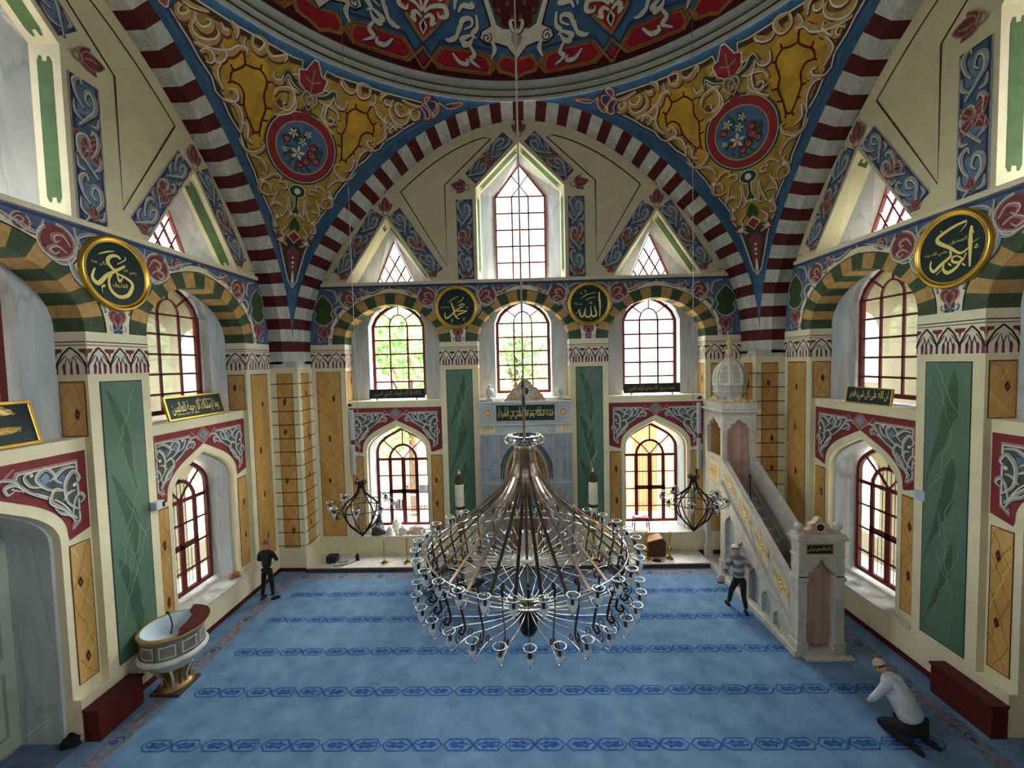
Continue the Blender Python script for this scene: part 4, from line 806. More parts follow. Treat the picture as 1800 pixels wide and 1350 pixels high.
# ---------------- Arabic lettering ----------------
def forms(s):
    b = {}
    for c, x in zip('ادذرزوةأى', (0xFE8D, 0xFEA9, 0xFEAB, 0xFEAD, 0xFEAF, 0xFEED, 0xFE93, 0xFE83, 0xFEEF)): b[c] = (x, x+1)
    for c, x in zip('بتثجحخسشصضطظعغفقكلمنهيئ', (0xFE8F, 0xFE95, 0xFE99, 0xFE9D, 0xFEA1, 0xFEA5, 0xFEB1, 0xFEB5, 0xFEB9, 0xFEBD, 0xFEC1, 0xFEC5, 0xFEC9, 0xFECD, 0xFED1, 0xFED5, 0xFED9, 0xFEDD, 0xFEE1, 0xFEE5, 0xFEE9, 0xFEF1, 0xFE89)): b[c] = (x, x+1, x+2, x+3)
    o = []; pv = False
    for i, c in enumerate(s):
        if c not in b: o.append(c); pv = False; continue
        nx = i+1 < len(s) and s[i+1] in b; f = b[c]
        if len(f) == 4: k = (3 if pv else 2) if nx else (1 if pv else 0); pv = True
        else: k = 1 if pv else 0; pv = False
        o.append(chr(f[k]))
    return ''.join(reversed(o))
_tc = {}
def text_mesh(s):
    if s in _tc: return _tc[s]
    cu = bpy.data.curves.new('t', 'FONT'); cu.body = s; cu.size = 1; cu.resolution_u = 3; o = bpy.data.objects.new('t', cu); COL.objects.link(o)
    bpy.context.view_layer.update(); me = o.evaluated_get(bpy.context.evaluated_depsgraph_get()).to_mesh()
    v = [(p.co.x, p.co.y) for p in me.vertices]; f = [tuple(p.vertices) for p in me.polygons]; bpy.data.objects.remove(o, do_unlink=True); bpy.data.curves.remove(cu)
    x0 = min(a for a, b in v); x1 = max(a for a, b in v); y0 = min(b for a, b in v); y1 = max(b for a, b in v)
    v = [((a-(x0+x1)/2)/(x1-x0), (b-(y0+y1)/2)/(y1-y0)) for a, b in v]; _tc[s] = (v, f, (x1-x0)/(y1-y0)); return _tc[s]
def put_text(P, s, cx, cz, w_, h=None, m=None, L=1, ar=True, sx=1):
    v, f, asp = text_mesh(forms(s) if ar else s); h = h or w_/asp
    P.mb.mesh([P.map((cx+a*w_, cz+b*h), L) for a, b in v], f, m or goldl)
# ---------------- roundels ----------------
def roundel(X, u, z, strokes, texts, label):
    r = empty('calligraphy_roundel', (0, 0, 0), label, 'roundel', 'calligraphy roundels'); r.matrix_world = X @ M.Translation((u, -.004, z)); s = .76
    rot = M.Rotation(RD(90), 4, 'X')
    f = MB(); f.lathe([(.63, .0), (.63, .05), (.645, .06), (.66, .05), (.68, .085), (.715, .1), (.745, .08), (.76, .05), (.76, 0)], gold, 56, X=rot); f.obj('frame', r)
    p = MB(); p.lathe([(0, .045), (.635, .045)], dgreen, 48, X=rot, sm=False); p.obj('panel', r)
    t = MB(); P = Paint(t, lambda a, b, o: (a, -.05-o, b), .002)
    for pts, w_ in strokes:
        q = cat_rom([(a*s, b*s) for a, b in pts], 6); P.line(q, w_*s*.6, goldl, 1, w_*s*.4, w_*s*1.2)
    for tx, a, b, w_ in texts: put_text(P, tx, a*s, b*s, w_*s, None, goldl, 2)
    t.obj('lettering', r)
roundel(XB, -2.3, 8.88, ROUND[2], [('عليه السلام', -.5, .0, .42)], 'round gold-framed dark plaque on the back wall, left of the middle arch')
roundel(XB, 2.3, 8.88, ROUND[3], [('جل جلاله', -.5, 0, .38)], 'round gold-framed dark plaque on the back wall, right of the middle arch')
roundel(XL, 2.3, 8.92, ROUND[0], [('الفاروق', .055, -.3, .42), ('رضي الله', .36, .12, .4), ('تعالى عنه', -.47, .2, .45)], 'large round gold-framed plaque on the left side wall')
roundel(XR, -2.24, 8.92, ROUND[1], [('الصديق', .2, .17, .42), ('رضي الله عنه', -.38, -.04, .6)], 'large round gold-framed plaque on the right side wall')
# ---------------- framed inscriptions on the window ledges ----------------
def board(X, u, y, w_, h, tilt, frame_m, fw_, texts, label, rz=0, feet=False, flowers=False, z0=5.655):
    r = empty('framed_inscription', (0, 0, 0), label, 'plaque', 'inscription boards on the ledges')
    r.matrix_world = X @ M.Translation((u, y, z0+(.07 if feet else .0))) @ M.Rotation(RD(rz), 4, 'Z') @ M.Rotation(RD(tilt), 4, 'X')
    f = MB(); a = w_/2
    for x0, x1, z0_, z1 in ((-a, a, 0, fw_), (-a, a, h-fw_, h), (-a, -a+fw_, fw_, h-fw_), (a-fw_, a, fw_, h-fw_)): f.box(x0, x1, -.03, .03, z0_, z1, frame_m)
    f.obj('frame', r, bev=.008)
    p = MB(); p.box(-a+fw_, a-fw_, -.012, .02, fw_, h-fw_, dgreen); p.obj('panel', r)
    t = MB(); P = Paint(t, lambda q, b, o: (q, -.014-o, b), .002)
    for tx, cx, cz, ww, hh in texts: put_text(P, tx, cx, cz, ww, hh, goldl if not feet else goldp, 1)
    if flowers:
        for cx in (-.35, .32):
            P.poly(ellp(cx, .62, .1, .055), goldl, 1)
            for k in range(5): P.poly(ellp(cx-.08+k*.045, .58+.04*((k*3) % 4), .035, .022), goldp, 2)
        P.line(cat_rom([(-.3, .5), (-.1, .52), (.05, .6)]), .014, goldp, 1); P.poly(ellp(.06, .61, .045, .04), goldp, 1); P.line(cat_rom([(0, .3), (.06, .4), (.12, .5)]), .012, goldp, 1)
        P.poly([(-.62, .26), (-.3, .33), (.3, .36), (.5, .33), (.3, .24), (-.3, .2), (-.62, .2)], goldp, 1)
        for k in range(18): P.line(spiral(-.5+k*.055, .27+.012*(k % 3), .03, k, 1, .01, 8), .008, goldl, 2)
    t.obj('lettering', r)
    if feet:
        for s_ in (-.36, .36): g = MB(); g.box(s_*w_-.02, s_*w_+.02, -.02, .02, -.07, 0, blackm); g.obj('foot', r)
    return r
board(XL, 4.66, .25, 1.95, .62, -14, gold, .05, [('وما ارسلناك الا رحمة للعالمين', 0, .3, 1.6, .34), ('سبحان ربك', .3, .47, .5, .1), ('صلى الله عليه وسلم', -.3, .14, .7, .09)], 'gold-framed dark green board of gold script on the left wall ledge beside the corner')
board(XL, .28, .3, 1.45, .8, -14, gold, .06, [], 'gold-framed green board with gold flowers on the ledge at the left picture edge', flowers=True)
board(XB, -4.58, .28, 2.0, .34, -8, blackm, .018, [('لا اله الا الله الملك الحق المبين', .0, .17, 1.7, .22)], 'long narrow dark inscription board below the left upper window of the back wall', feet=True)
board(XB, 4.53, .28, 2.0, .34, -8, blackm, .018, [('محمد رسول الله صادق الوعد الامين', 0, .17, 1.6, .2)], 'long narrow dark inscription board below the right upper window of the back wall', feet=True)
board(XR, -4.38, .12, 1.3, .42, -8, gold, .022, [('ان الله على كل شيء قدير', .0, .21, 1.1, .3)], 'small gold-edged black board of gold script on the right wall ledge', rz=3)
# ---------------- marble step along the back wall ----------------
mb = MB(); mb.box(-7.5, 6.0, 7.42, W+.0, .003, .15, whitem); mb.box(-7.5, 6.0, 7.40, 7.42, .003, .12, dkb)
tag(mb.obj('trim_5'), kind='structure')
# ---------------- prayer niche ----------------
mi = empty('prayer_niche', (0, 0, 0), 'tall grey marble prayer niche with gilt crest in the middle of the back wall', 'prayer niche'); mi.location = (0.02, W-.01, 0)
gm2 = veined('niche_marble', '969ca2', '7f868d', '666e76', 1.2, .03, .4, None, 1.6, (1, 1, .5), 1.5, (0, 0, 0), .15); gm3 = mat('niche_marble_pale', 'adb0b0', .5, .06, 3)
def D2(mb, y0=-.38): return Paint(mb, lambda u, z, o: (u, y0-o, z), .003)
mb = MB(); fy = -.38; nr = .68
arch_n = [(-nr, .16)]+[(-nr, 2.9)]+[(x, z) for x, z in archp(nr, 1.15, 20, 2.9)][1:-1]+[(nr, 2.9), (nr, .16)]
Q = D2(mb); Q.poly([(-1.58, .15), (1.58, .15), (1.58, 4.5), (-1.58, 4.5)], gm2, 0, [[(a, b+.01) for a, b in arch_n]])
for s_ in (-1, 1): mb.face([(s_*1.58, fy, .15), (s_*1.58, 0, .15), (s_*1.58, 0, 5.6), (s_*1.58, fy, 5.6)], gm3)
mb.face([(-1.58, fy, 5.6), (1.58, fy, 5.6), (1.58, .1, 5.6), (-1.58, .1, 5.6)], gm3)
Q.rect(-1.58, 4.5, 1.58, 5.6, gm3, 0)
# curved recess: half cylinder with ribbed vault
for i in range(12):
    a0, a1 = pi*i/12, pi*(i+1)/12; p0 = (-nr*cos(a0), fy+.46*sin(a0)); p1 = (-nr*cos(a1), fy+.46*sin(a1)); m_ = mat('niche_curtain', '7d6a55', .8, .14, 6) if i % 2 else mat('niche_gilt', '8f7a52', .6, .2, 10)
    mb.face([(p0[0], p0[1], .15), (p1[0], p1[1], .15), (p1[0], p1[1], 2.9), (p0[0], p0[1], 2.9)], m_)
    for j in range(6):
        t0, t1 = j/6*pi/2, (j+1)/6*pi/2
        A = lambda p, t: (p[0]*cos(t), fy+(p[1]-fy)*cos(t), 2.9+1.1*sin(t)); mb.face([A(p0, t0), A(p1, t0), A(p1, t1), A(p0, t1)], mat('niche_vault', '6a6444', .7, .25, 9) if j % 2 else m_)
mb.obj('niche_body', mi)
mb = MB(); Q = D2(mb, -.385)
for a, b, off in ((.05, 'n1', 0), (.12, 'n2', 0)):
    Q.line(archp(nr+a, 1.15+a*1.4, 24, 2.9), .05, goldp if a < .1 else mat('niche_blue_gilt', '3d4a58', .6, .1), 1)
Q.line(archp(nr+.22, 1.36, 24, 2.9), .1, mat('niche_blue_gilt', '3d4a58', .6, .1), 1)
for s_ in (-1, 1):
    x = sorted((s_*.92, s_*1.42)); Q.frame(x[0], .35, x[1], 2.72, .02, gm3, 1); Q.frame(x[0], 2.84, x[1], 4.4, .02, gm3, 1); Q.rect(s_*.9-.01, .2, s_*.9+.01, 4.45, goldp, 2)
    for k in range(8): Q.scroll([(s_*1.17-.12*(-1)**k, .6+k*.25), (s_*1.17+.1*(-1)**k, .7+k*.25), (s_*1.17-.02, .82+k*.25)], .05, goldp, None, None, 1)
    Q.rect(-1.62, 2.74, -.82, 2.8, gm3, 2); Q.rect(.82, 2.74, 1.62, 2.8, gm3, 2)
mb.obj('carved_panel', mi)
mb = MB()
for z0, z1, e, m_ in ((4.76, 4.84, .07, gm3), (4.44, 4.5, .05, gm3), (5.53, 5.6, .05, whitem)): mb.box(-1.58-e*.3, 1.58+e*.3, fy-e, .0, z0, z1, m_)
mb.obj('cornice', mi, bev=.01)
mb = MB(); mb.box(-1.0, 1.0, fy-.03, fy, 4.92, 5.46, dgreen); Q = D2(mb, fy-.03); Q.frame(-1.04, 4.88, 1.04, 5.5, .04, gm3, 1); ip = mb.obj('inscription_panel', mi)
mb = MB(); Q = D2(mb, fy-.036); put_text(Q, 'فنادته الملئكة وهو قائم يصلي في المحراب', 0, 5.13, 1.9, .34, goldl, 1); Q.line([(-.55, 5.24), (.0, 5.25)], .012, goldl, 1); Q.line([(.1, 5.26), (.95, 5.27)], .012, goldl, 1)
for x in (-.9, -.7, -.62, .42, .5, -.2, -.1): Q.line([(x, 5.15), (x+.01, 5.4)], .014, goldl, 1)
mb.obj('lettering', ip)
for s_ in (-1, 1):
    mb = MB(); Q = D2(mb, fy-.004); c = s_*1.3; Q.poly([(c-.2, 4.98), (c+.2, 4.98), (c+.2, 5.32), (c+.14, 5.42), (c-.14, 5.42), (c-.2, 5.32)], mat('plaque_line', '8d98a4', .5, 0), 1); Q.poly([(c-.18, 5.0), (c+.18, 5.0), (c+.18, 5.31), (c+.13, 5.4), (c-.13, 5.4), (c-.18, 5.31)], gm3, 2)
    for k in range(8): Q.poly(ellp(c+.09*cos(k*pi/4), 5.2+.09*sin(k*pi/4), .035), goldp, 3)
    Q.disc(c, 5.2, .06, whp, 4, 12); Q.disc(c, 5.2, .035, goldp, 5, 10)
    mb.obj('rosette_plaque', mi)
    mb = MB(); Q = D2(mb, fy-.004); Q.rect(c-.26, 4.52, c+.26, 4.75, mat('date_ground', 'cfc2a0', .6, .05), 1); put_text(Q, '۱۴۴۴' if s_ < 0 else '۲۰۲۲', c, 4.635, .4, .15, goldp, 2, False); mb.obj('date_plate', mi)
    mb = MB(); mb.lathe([(.11, 0), (.11, .1), (.06, .12), (.05, .16), (.12, .24), (.14, .32), (.12, .4), (.06, .44), (.05, .48), (.07, .52), (.0, .58)], whitem, 16, (s_*1.22, fy+.16, 5.6))
    mb.box(s_*1.22-.12, s_*1.22+.12, fy+.04, fy+.28, 5.6, 5.68, gm3); mb.obj('finial', mi)
mb = MB(); cr = [(-.78, 0), (-.66, .08), (-.6, .2), (-.48, .3), (-.42, .42), (-.28, .5), (-.16, .66), (0, .78)]; cr = cat_rom(cr, 4); cf = cr+[(-a, b) for a, b in reversed(cr[:-1])]
mb.prism([(a, 5.6+b) for a, b in cf], fy+.02, fy+.12, gm3)
Q = D2(mb, fy+.018)
for s_ in (-1, 1):
    for (cx, cz, r_) in ((.42, .17, .12), (.22, .42, .1)): Q.line(spiral(s_*cx, 5.6+cz, r_, 1, s_*1.3, .02), .035, goldp, 1)
    Q.scroll([(s_*.62, 5.68), (s_*.3, 5.66), (s_*.12, 5.75)], .07, goldp, None, None, 1)
Q.line([(a*.93, 5.6+b*.93) for a, b in cf], .04, goldp, 1); Q.disc(0, 5.93, .16, whp, 2); Q.disc(0, 5.93, .13, dkb, 3); Q.disc(0, 5.93, .07, pgreen, 4)
mb.obj('crest', mi)
mb = MB(); mb.box(-1.6, 1.6, fy-.1, 0, .151, .22, whitem); mb.obj('plinth', mi)
# ---------------- candle stands ----------------
def candle(x, label):
    r = empty('candle_stand', (x, 7.75, .15), label, 'candle', 'tall candles flanking the prayer niche')
    m = MB(); m.lathe([(.26, 0), (.26, .04), (.2, .08), (.09, .14), (.06, .3), (.09, .42), (.05, .55), (.05, .9), (.1, 1.0), (.07, 1.1), (.13, 1.25), (.17, 1.35)], brass, 20); m.obj('stand', r)
    m = MB(); m.lathe([(.14, 1.32), (.155, 1.9), (.15, 2.7), (0, 2.72)], whp, 20)
    P = Paint(m, lambda a, b, o: ((.156+o)*sin(a), -(.156+o)*cos(a), b), .003)
    for k in range(6): P.poly([(k*1.05-.5, 1.36), (k*1.05+.5, 1.36), (k*1.05+.45, 1.55), (k*1.05, 1.72), (k*1.05-.45, 1.55)], maroon, 1)
    m.lathe([(.16, 1.84), (.165, 1.86), (.165, 1.93), (.16, 1.95)], dkb, 20); m.obj('candle', r)
    m = MB(); m.lathe([(.15, 2.7), (.17, 2.74), (.16, 2.8), (.12, 2.86), (.11, 2.95), (.05, 3.0), (.02, 3.03)], dkb, 16); m.obj('candle_cap', r)
    m = MB(); m.lathe([(.02, 3.02), (.035, 3.07), (.02, 3.13), (0, 3.2)], mat('bulb_white', 'e8e6dc', .3, 0), 10); m.obj('bulb', r)
    return r
candle(-2.28, 'tall white candle in a brass stand left of the prayer niche'); rr = candle(2.24, 'tall white candle in a brass stand right of the prayer niche')
m = MB(); m.tube(cat_rom([(0, 0, 3.1), (-.08, 0, 3.4), (.05, 0, 3.6), (.15, 0, 3.75)] and [(0, 3.15), (-.06, 3.35), (.06, 3.55), (.16, 3.7)], 5) and [(a, 0, b) for a, b in cat_rom([(0, 3.15), (-.06, 3.35), (.06, 3.55), (.16, 3.7)], 5)], .008, whp, 5); m.obj('wire', rr)
# ---------------- brass posts on the step ----------------
def post(x, y, h, thick, label, g):
    r = empty('barrier_post', (x, y, .15), label, 'post', g); k = 1.6 if thick else 1
    m = MB(); m.lathe([(.12, 0), (.12, .02), (.08, .05), (.03*k, .09), (.02*k, .13)], brass, 16); m.obj('base', r)
    m = MB(); m.lathe([(.016*k, .1), (.016*k, .3*h), (.03*k, .32*h), (.055*k, .36*h), (.03*k, .4*h), (.016*k, .42*h), (.014*k, h*.88)], brass, 14); m.obj('pole', r)
    m = MB(); m.lathe([(.014*k, h*.87), (.04*k, h*.9), (.045*k, h*.94), (.02*k, h*.97), (0, h)], brass, 12); m.obj('knob', r)
post(-4.93, 7.72, .86, False, 'slim brass post on the marble step, leftmost below the bag-filled sill', 'brass posts on the step')
post(-4.15, 7.72, .86, False, 'slim brass post between the leftmost brass post and the great chandelier', 'brass posts on the step')
post(4.02, 7.75, .95, True, 'thick brass post beside the small brown cabinet', 'brass posts on the step')
post(4.8, 7.75, .95, True, 'thick brass post under the red stool window, nearest the stair pulpit', 'brass posts on the step')
post(-2.75, 7.72, .6, True, 'short gold post just left of the prayer niche behind the chandelier', 'brass posts on the step')
# ---------------- column speakers, cameras, boxes ----------------
spk = mat('speaker_white', 'c9ccd2', .5, .02)
def wallbox(name, cat, x, z0, z1, label, g=None, y=W, w_=.12, d=.12, parts=None):
    r = empty(name, (x, y, 0), label, cat, g); m = MB(); m.box(-w_/2, w_/2, -d, -.005, z0, z1, spk); m.obj('housing', r, bev=.012)
    m = MB(); m.box(-w_/2+.02, w_/2-.02, -d-.006, -d+.004, z0+.03, z1-.03, mat('speaker_grille', 'b5b9c0', .7, .1, 40)); m.obj('grille', r); return r
for sx, nm in ((-1, 'left'), (1, 'right')):
    for z0, z1, w2 in ((4.28, 5.36, 'upper'), (3.02, 4.1, 'lower')):
        wallbox('column_speaker', 'speaker', sx*(6.18 if sx < 0 else 6.1), z0, z1, '%s slim white column speaker left of the left lower window of the back wall' % w2 if sx < 0 else '%s slim white column speaker right of the right lower window of the back wall' % w2, 'column speakers', W+.15)
def camera_(loc, rz, label):
    r = empty('security_camera', loc, label, 'camera', 'security cameras', rz=rz)
    m = MB(); m.box(-.03, .03, -.06, 0, -.03, .03, blackm); m.obj('mount', r)
    m = MB(); m.lathe([(0, -.1), (.04, -.1), (.045, .05), (.05, .06), (.0, .061)], blackm, 12, X=M.Translation((0, -.14, .02)) @ M.Rotation(RD(75), 4, 'X')); m.obj('camera_body', r)
camera_((-6.2, W+.15, 5.52), 0, 'small black camera above the left column speakers'); camera_((6.1, W+.15, 5.52), 0, 'small black camera above the right column speakers')
r = empty('wall_sensor', (-W, 2.86, 3.88), 'white wall box with a black lens on the left wall pilaster beside the red spandrel', 'sensor', rz=RD(90))
m = MB(); m.box(-.13, .1, -.16, -.003, -.09, .1, spk); m.obj('housing', r, bev=.02); m = MB(); m.box(.03, .09, -.17, -.15, -.05, .07, blackm); m.obj('lens', r)
m = MB(); m.box(-.11, .11, -.012, -.002, -.22, .0, mat('note_blue', 'a9b9cf', .8, .03)); o = m.obj('paper_note', None, M.Translation((W, 2.80, 3.95)) @ M.Rotation(RD(-90), 4, 'Z')); tag(o, 'small pale blue paper patch on the right wall beside the green panel', 'note')
r = empty('wall_socket', (W, 2.2, .24), 'white double socket low on the right wall beside the red cover', 'socket', rz=RD(-90)); m = MB(); m.box(-.16, .16, -.03, -.002, -.05, .05, spk); m.obj('plate', r, bev=.005)
for s_ in (-.08, .08):
    m = MB(); m.lathe([(0, 0), (.03, 0)], dkb, 12, X=M.Translation((s_, -.032, 0)) @ M.Rotation(RD(90), 4, 'X')); m.obj('outlet', r)
# dark red covers at the feet of the near pilasters
redm = mat('cover_red', '4d1512', .6, .06, 4)
for sx, nm in ((-1, 'left'), (1, 'right')):
    r = empty('radiator_cover', (sx*(W-.02), 1.58 if sx > 0 else 1.5, 0), 'dark red wooden box against the %s wall, %s' % (nm, 'behind the round marble pulpit' if sx < 0 else 'behind the kneeling person'), 'radiator cover', 'red wooden boxes', rz=RD(90 if sx < 0 else -90))
    L_ = .56 if sx > 0 else .46
    m = MB(); m.box(-L_, L_, -.3, -.01, .0, .58, redm); m.obj('body', r, bev=.005); m = MB(); m.box(-L_-.02, L_+.02, -.33, -.005, .58, .62, redm); m.obj('lid', r, bev=.004)
# ---------------- round preaching pulpit (left) ----------------
r = empty('preaching_pulpit', (-7.8, 2.4, 0), 'round grey and gold marble pulpit with an open bowl against the left wall', 'pulpit'); r.scale = (.93, .93, .93)
pm1 = veined('pulpit_marble', '8f8a80', '6b665e', '4c4740', 2.0, .03, .35, None, 2.5, (1, 1, 1), 1.4, (0, 0, 0), .1); pwh = mat('pulpit_white', 'c3c1bb', .45, .06, 5); pgold = mat('pulpit_gold', '8e744a', .35, .12, 7, metal=.55)
m = MB(); m.box(-.34, .34, -.34, .34, 0, .07, mat('pulpit_base', '4a3b34', .5, .1, 5)); m.obj('base_slab', r, bev=.01)
m = MB(); m.lathe([(.34, .07), (.36, .1), (.3, .14), (.25, .2), (.24, .3), (.28, .45), (.36, .58), (.42, .66)], pgold, 32)
for k in range(12):
    a = k*pi/6; m.tube([(.26*cos(a), .26*sin(a), .18), (.27*cos(a), .27*sin(a), .35), (.35*cos(a), .35*sin(a), .52), (.44*cos(a), .44*sin(a), .64)], .025, pgold if k % 2 else pwh, 6)
m.obj('stem', r)
m = MB(); m.lathe([(.4, .62), (.5, .7), (.56, .78), (.6, .84), (.66, .88), (.68, .93), (.66, .97), (.62, 1.0)], pwh, 40); m.obj('moulding', r)
m = MB(); m.lathe([(.6, 1.0), (.6, 1.36), (.63, 1.4), (.65, 1.44)], pm1, 40)
P = Paint(m, lambda a, b, o: ((.604+o)*cos(a), (.604+o)*sin(a), b), .003)
for k in range(9):
    for q in range(6): P.rect(k*.7+.08+q*.0867, 1.05, k*.7+.1667+q*.0867, 1.075, pwh, 1); P.rect(k*.7+.08+q*.0867, 1.295, k*.7+.1667+q*.0867, 1.32, pwh, 1)
    P.rect(k*.7+.08, 1.05, k*.7+.12, 1.32, pwh, 1); P.rect(k*.7+.56, 1.05, k*.7+.6, 1.32, pwh, 1)
m.obj('parapet', r)
m = MB(); m.lathe([(.65, 1.44), (.66, 1.47), (.64, 1.5), (.58, 1.5)], mat('rim_tan', 'a98a58', .4, .1, 8), 40); m.obj('rim', r)
m = MB(); m.lathe([(.58, 1.5), (.55, 1.44), (.52, 1.15), (0, 1.12)], mat('bowl_blue_white', 'c4d4de', .5, .06, 3), 40); m.obj('bowl_lining', r)
m = MB(); pts = [(.64*cos(a), .64*sin(a)) for a in [RD(-75+i*12) for i in range(15)]]; inn = [(.12+.0*cos(a), .0) for a in [0]]
arc = [(.18+.62*cos(a)-.25, .5*sin(a)+.05) for a in [RD(-70+i*10) for i in range(15)]]; m.prism([(.68*cos(a), .74*sin(a)+.04) for a in [RD(-42+i*10) for i in range(15)]]+[(.02, .5), (.2, .36), (.3, .1), (.34, -.2)], 1.505, 1.535, redm, 'z'); m.obj('seat_board', r)
m = MB(); m.tube([(.0, -.05, 1.3), (.02, -.02, 1.5), (-.03, .0, 1.68), (-.1, .02, 1.76)], .014, blackm, 6); m.tube([(-.08, .02, 1.75), (-.14, .03, 1.78)], .028, blackm, 8); m.obj('microphone', r)
# ---------------- stair pulpit (minbar) ----------------
r = empty('stair_pulpit', (6.6, 3.2, 0), 'tall marble stair pulpit with gilded side and domed canopy by the right wall', 'pulpit'); OX, OY = 6.6, 3.2
mm = veined('minbar_marble', 'c2beb3', 'aeaaa0', '8d8a80', 1.8, .03, .4, None, 2, (1, 1, 1), 1.4, (0, 0, 0), .12); mgrey = mat('minbar_grey', 'a3a4a2', .45, .08, 4)
def part(mb, name, bev=0):
    o = mb.obj(name, r, bev=bev); o.matrix_parent_inverse = M.Translation((-OX, -OY, 0)); return o
XA, XC = 6.1, 7.12
mb = MB(); mb.box(XA+.12, 7.3, 2.98, 3.14, .002, .05, mm); mb.box(6.02, XC+.06, 3.14, 8.0, .002, .14, mm); part(mb, 'plinth', .01)
mb = MB()   # steps
n = 12
for i in range(n): mb.box(XA+.1, XC-.1, 3.45+i*.275, 6.78, .14+i*.205, .14+(i+1)*.205, mgrey); mb.box(XA+.1, XC-.1, 3.42+i*.275, 3.5+i*.275, .12+(i+1)*.205, .15+(i+1)*.205, whitem)
part(mb, 'steps')
def side(x0, x1, deco):
    mb = MB(); base = [(3.3, .14), (6.78, .14), (6.78, 3.0), (3.3, .55)]
    def hole(y, w_, z1): return [(y-w_, .2), (y+w_, .2), (y+w_, z1-w_*1.1), (y+w_*.6, z1-w_*.5), (y+w_*.3, z1-w_*.4), (y, z1), (y-w_*.3, z1-w_*.4), (y-w_*.6, z1-w_*.5), (y-w_, z1-w_*1.1)]
    H = [hole(6.32, .3, 2.15), hole(5.62, .28, 1.65), hole(4.98, .24, 1.2), hole(4.42, .2, .88), hole(3.95, .15, .62)]
    P = Paint(mb, lambda u, z, o: (x0-o, u, z), .003); P.poly(base, mm, 0, H)
    P2 = Paint(mb, lambda u, z, o: (x1, u, z)); P2.poly(base, mm, 0, H)
    for h in H: reveal(mb, [(x0, a, b) for a, b in h], [(x1, a, b) for a, b in h], mgrey)
    part(mb, 'side_wall')
    mb = MB(); top = [(3.3, .5), (6.78, 2.95), (6.78, 3.72), (3.3, 1.5)]; mb.prism(top, x0, x1, mm, 'x')
    mb.prism([(3.28, 1.5), (6.8, 3.72), (6.8, 3.8), (3.28, 1.58)], x0-.03, x1+.03, mm, 'x'); mb.prism([(3.28, .45), (6.8, 2.92), (6.8, 3.0), (3.28, .53)], x0-.04, x1+.02, mm, 'x'); mb.prism([(3.28, .6), (6.8, 3.05), (6.8, 3.08), (3.28, .63)], x0-.02, x1, mgrey, 'x')
    if deco:
        P = Paint(mb, lambda u, z, o: (x0-.003-o, u, z), .003); sl = 2.22/3.48
        for k in range(4):
            a = 3.42+k*.84; b = a+.72; f0 = lambda y: .62+(y-3.3)*(2.45/3.48)+.08; f1 = lambda y: 1.5+(y-3.3)*sl-.08
            P.line([(a, f0(a)), (b, f0(b)), (b, f1(b)), (a, f1(a)), (a, f0(a))], .02, mgrey, 1)
            q = [(a+.06, f0(a+.06)+.08), (b-.06, f0(b-.06)+.05), (b-.06, f1(b-.06)-.1), (a+.06, f1(a+.06)-.08)]; P.poly(q, mat('minbar_panel', 'c9bb90', .5, .05), 2)
            cy_, cz_ = (a+b)/2, (f0((a+b)/2)+f1((a+b)/2))/2; P.disc(cy_, cz_, .11, goldp, 3, 18, .13); P.disc(cy_, cz_, .075, goldl, 4, 14, .09); P.disc(cy_, cz_, .04, goldp, 5, 10)
            for sg in (-1, 1):
                for q2 in (.14, .24): P.scroll([(cy_+sg*q2, cz_+sg*q2*.66-.05), (cy_+sg*(q2+.04), cz_+sg*q2*.66+.07), (cy_+sg*(q2+.08), cz_+sg*(q2+.02)*.66)], .045, goldp, None, None, 3); P.disc(cy_+sg*q2, cz_+sg*q2*.68+.02, .025, goldp, 3, 8)
            for sg in (-1, 1): P.disc(cy_, cz_+sg*.19, .03, goldp, 3, 8)
    part(mb, 'balustrade')
side(XA, XA+.1, True); side(XC-.1, XC, False)
# portal
mb = MB()
for x in (XA-.012, XC-.188): mb.box(x, x+.2, 3.14, 3.42, .14, 1.9, mm); mb.box(x-.03, x+.23, 3.11, 3.45, .14, .34, mm); mb.box(x-.025, x+.225, 3.115, 3.445, 1.78, 1.86, mm)
part(mb, 'portal_post', .008)
mb = MB(); ah = [(XA+.2, 1.86), (XA+.22, 1.98), (XA+.3, 2.0), (XA+.34, 2.1), (XA+.42, 2.14), (6.61, 2.3)]; ah = ah+[(2*6.61-a, b) for a, b in reversed(ah[:-1])]
mb.prism([(XA, 1.86)]+ah+[(XC, 1.86), (XC, 2.72), (XA, 2.72)], 3.14, 3.42, mm)
mb.box(XA-.02, XC+.02, 3.12, 3.44, 2.34, 2.38, mm); mb.box(XA-.07, XC+.07, 3.07, 3.49, 2.72, 2.78, mm); mb.box(XA-.03, XC+.03, 3.11, 3.45, 2.78, 2.84, mm); part(mb, 'portal_lintel')
mb = MB(); mb.box(XA+.17, XC-.27, 3.125, 3.14, 2.42, 2.64, blackm); Q = Paint(mb, lambda u, z, o: (u, 3.124-o, z), .002); Q.frame(XA+.17, 2.42, XC-.27, 2.64, .012, goldp, 1); put_text(Q, 'ان الله وملئكته يصلون على النبي', 6.56, 2.53, .52, .14, goldl, 1); part(mb, 'inscription_plate')
mb = MB(); cf = cat_rom([(-.36, 0), (-.34, .1), (-.22, .13), (-.2, .24), (-.1, .28), (-.06, .36), (0, .39)], 3); cf = cf+[(-a, b) for a, b in reversed(cf[:-1])]
mb.prism([(6.61+a, 2.84+b) for a, b in cf], 3.2, 3.34, mat('crest_stone', 'b59f86', .5, .1, 6)); Q = Paint(mb, lambda u, z, o: (u, 3.198-o, z), .003); Q.disc(6.61, 3.0, .12, mm, 1); Q.disc(6.61, 3.0, .08, blackm, 2); Q.disc(6.61, 3.0, .03, dkb, 3)
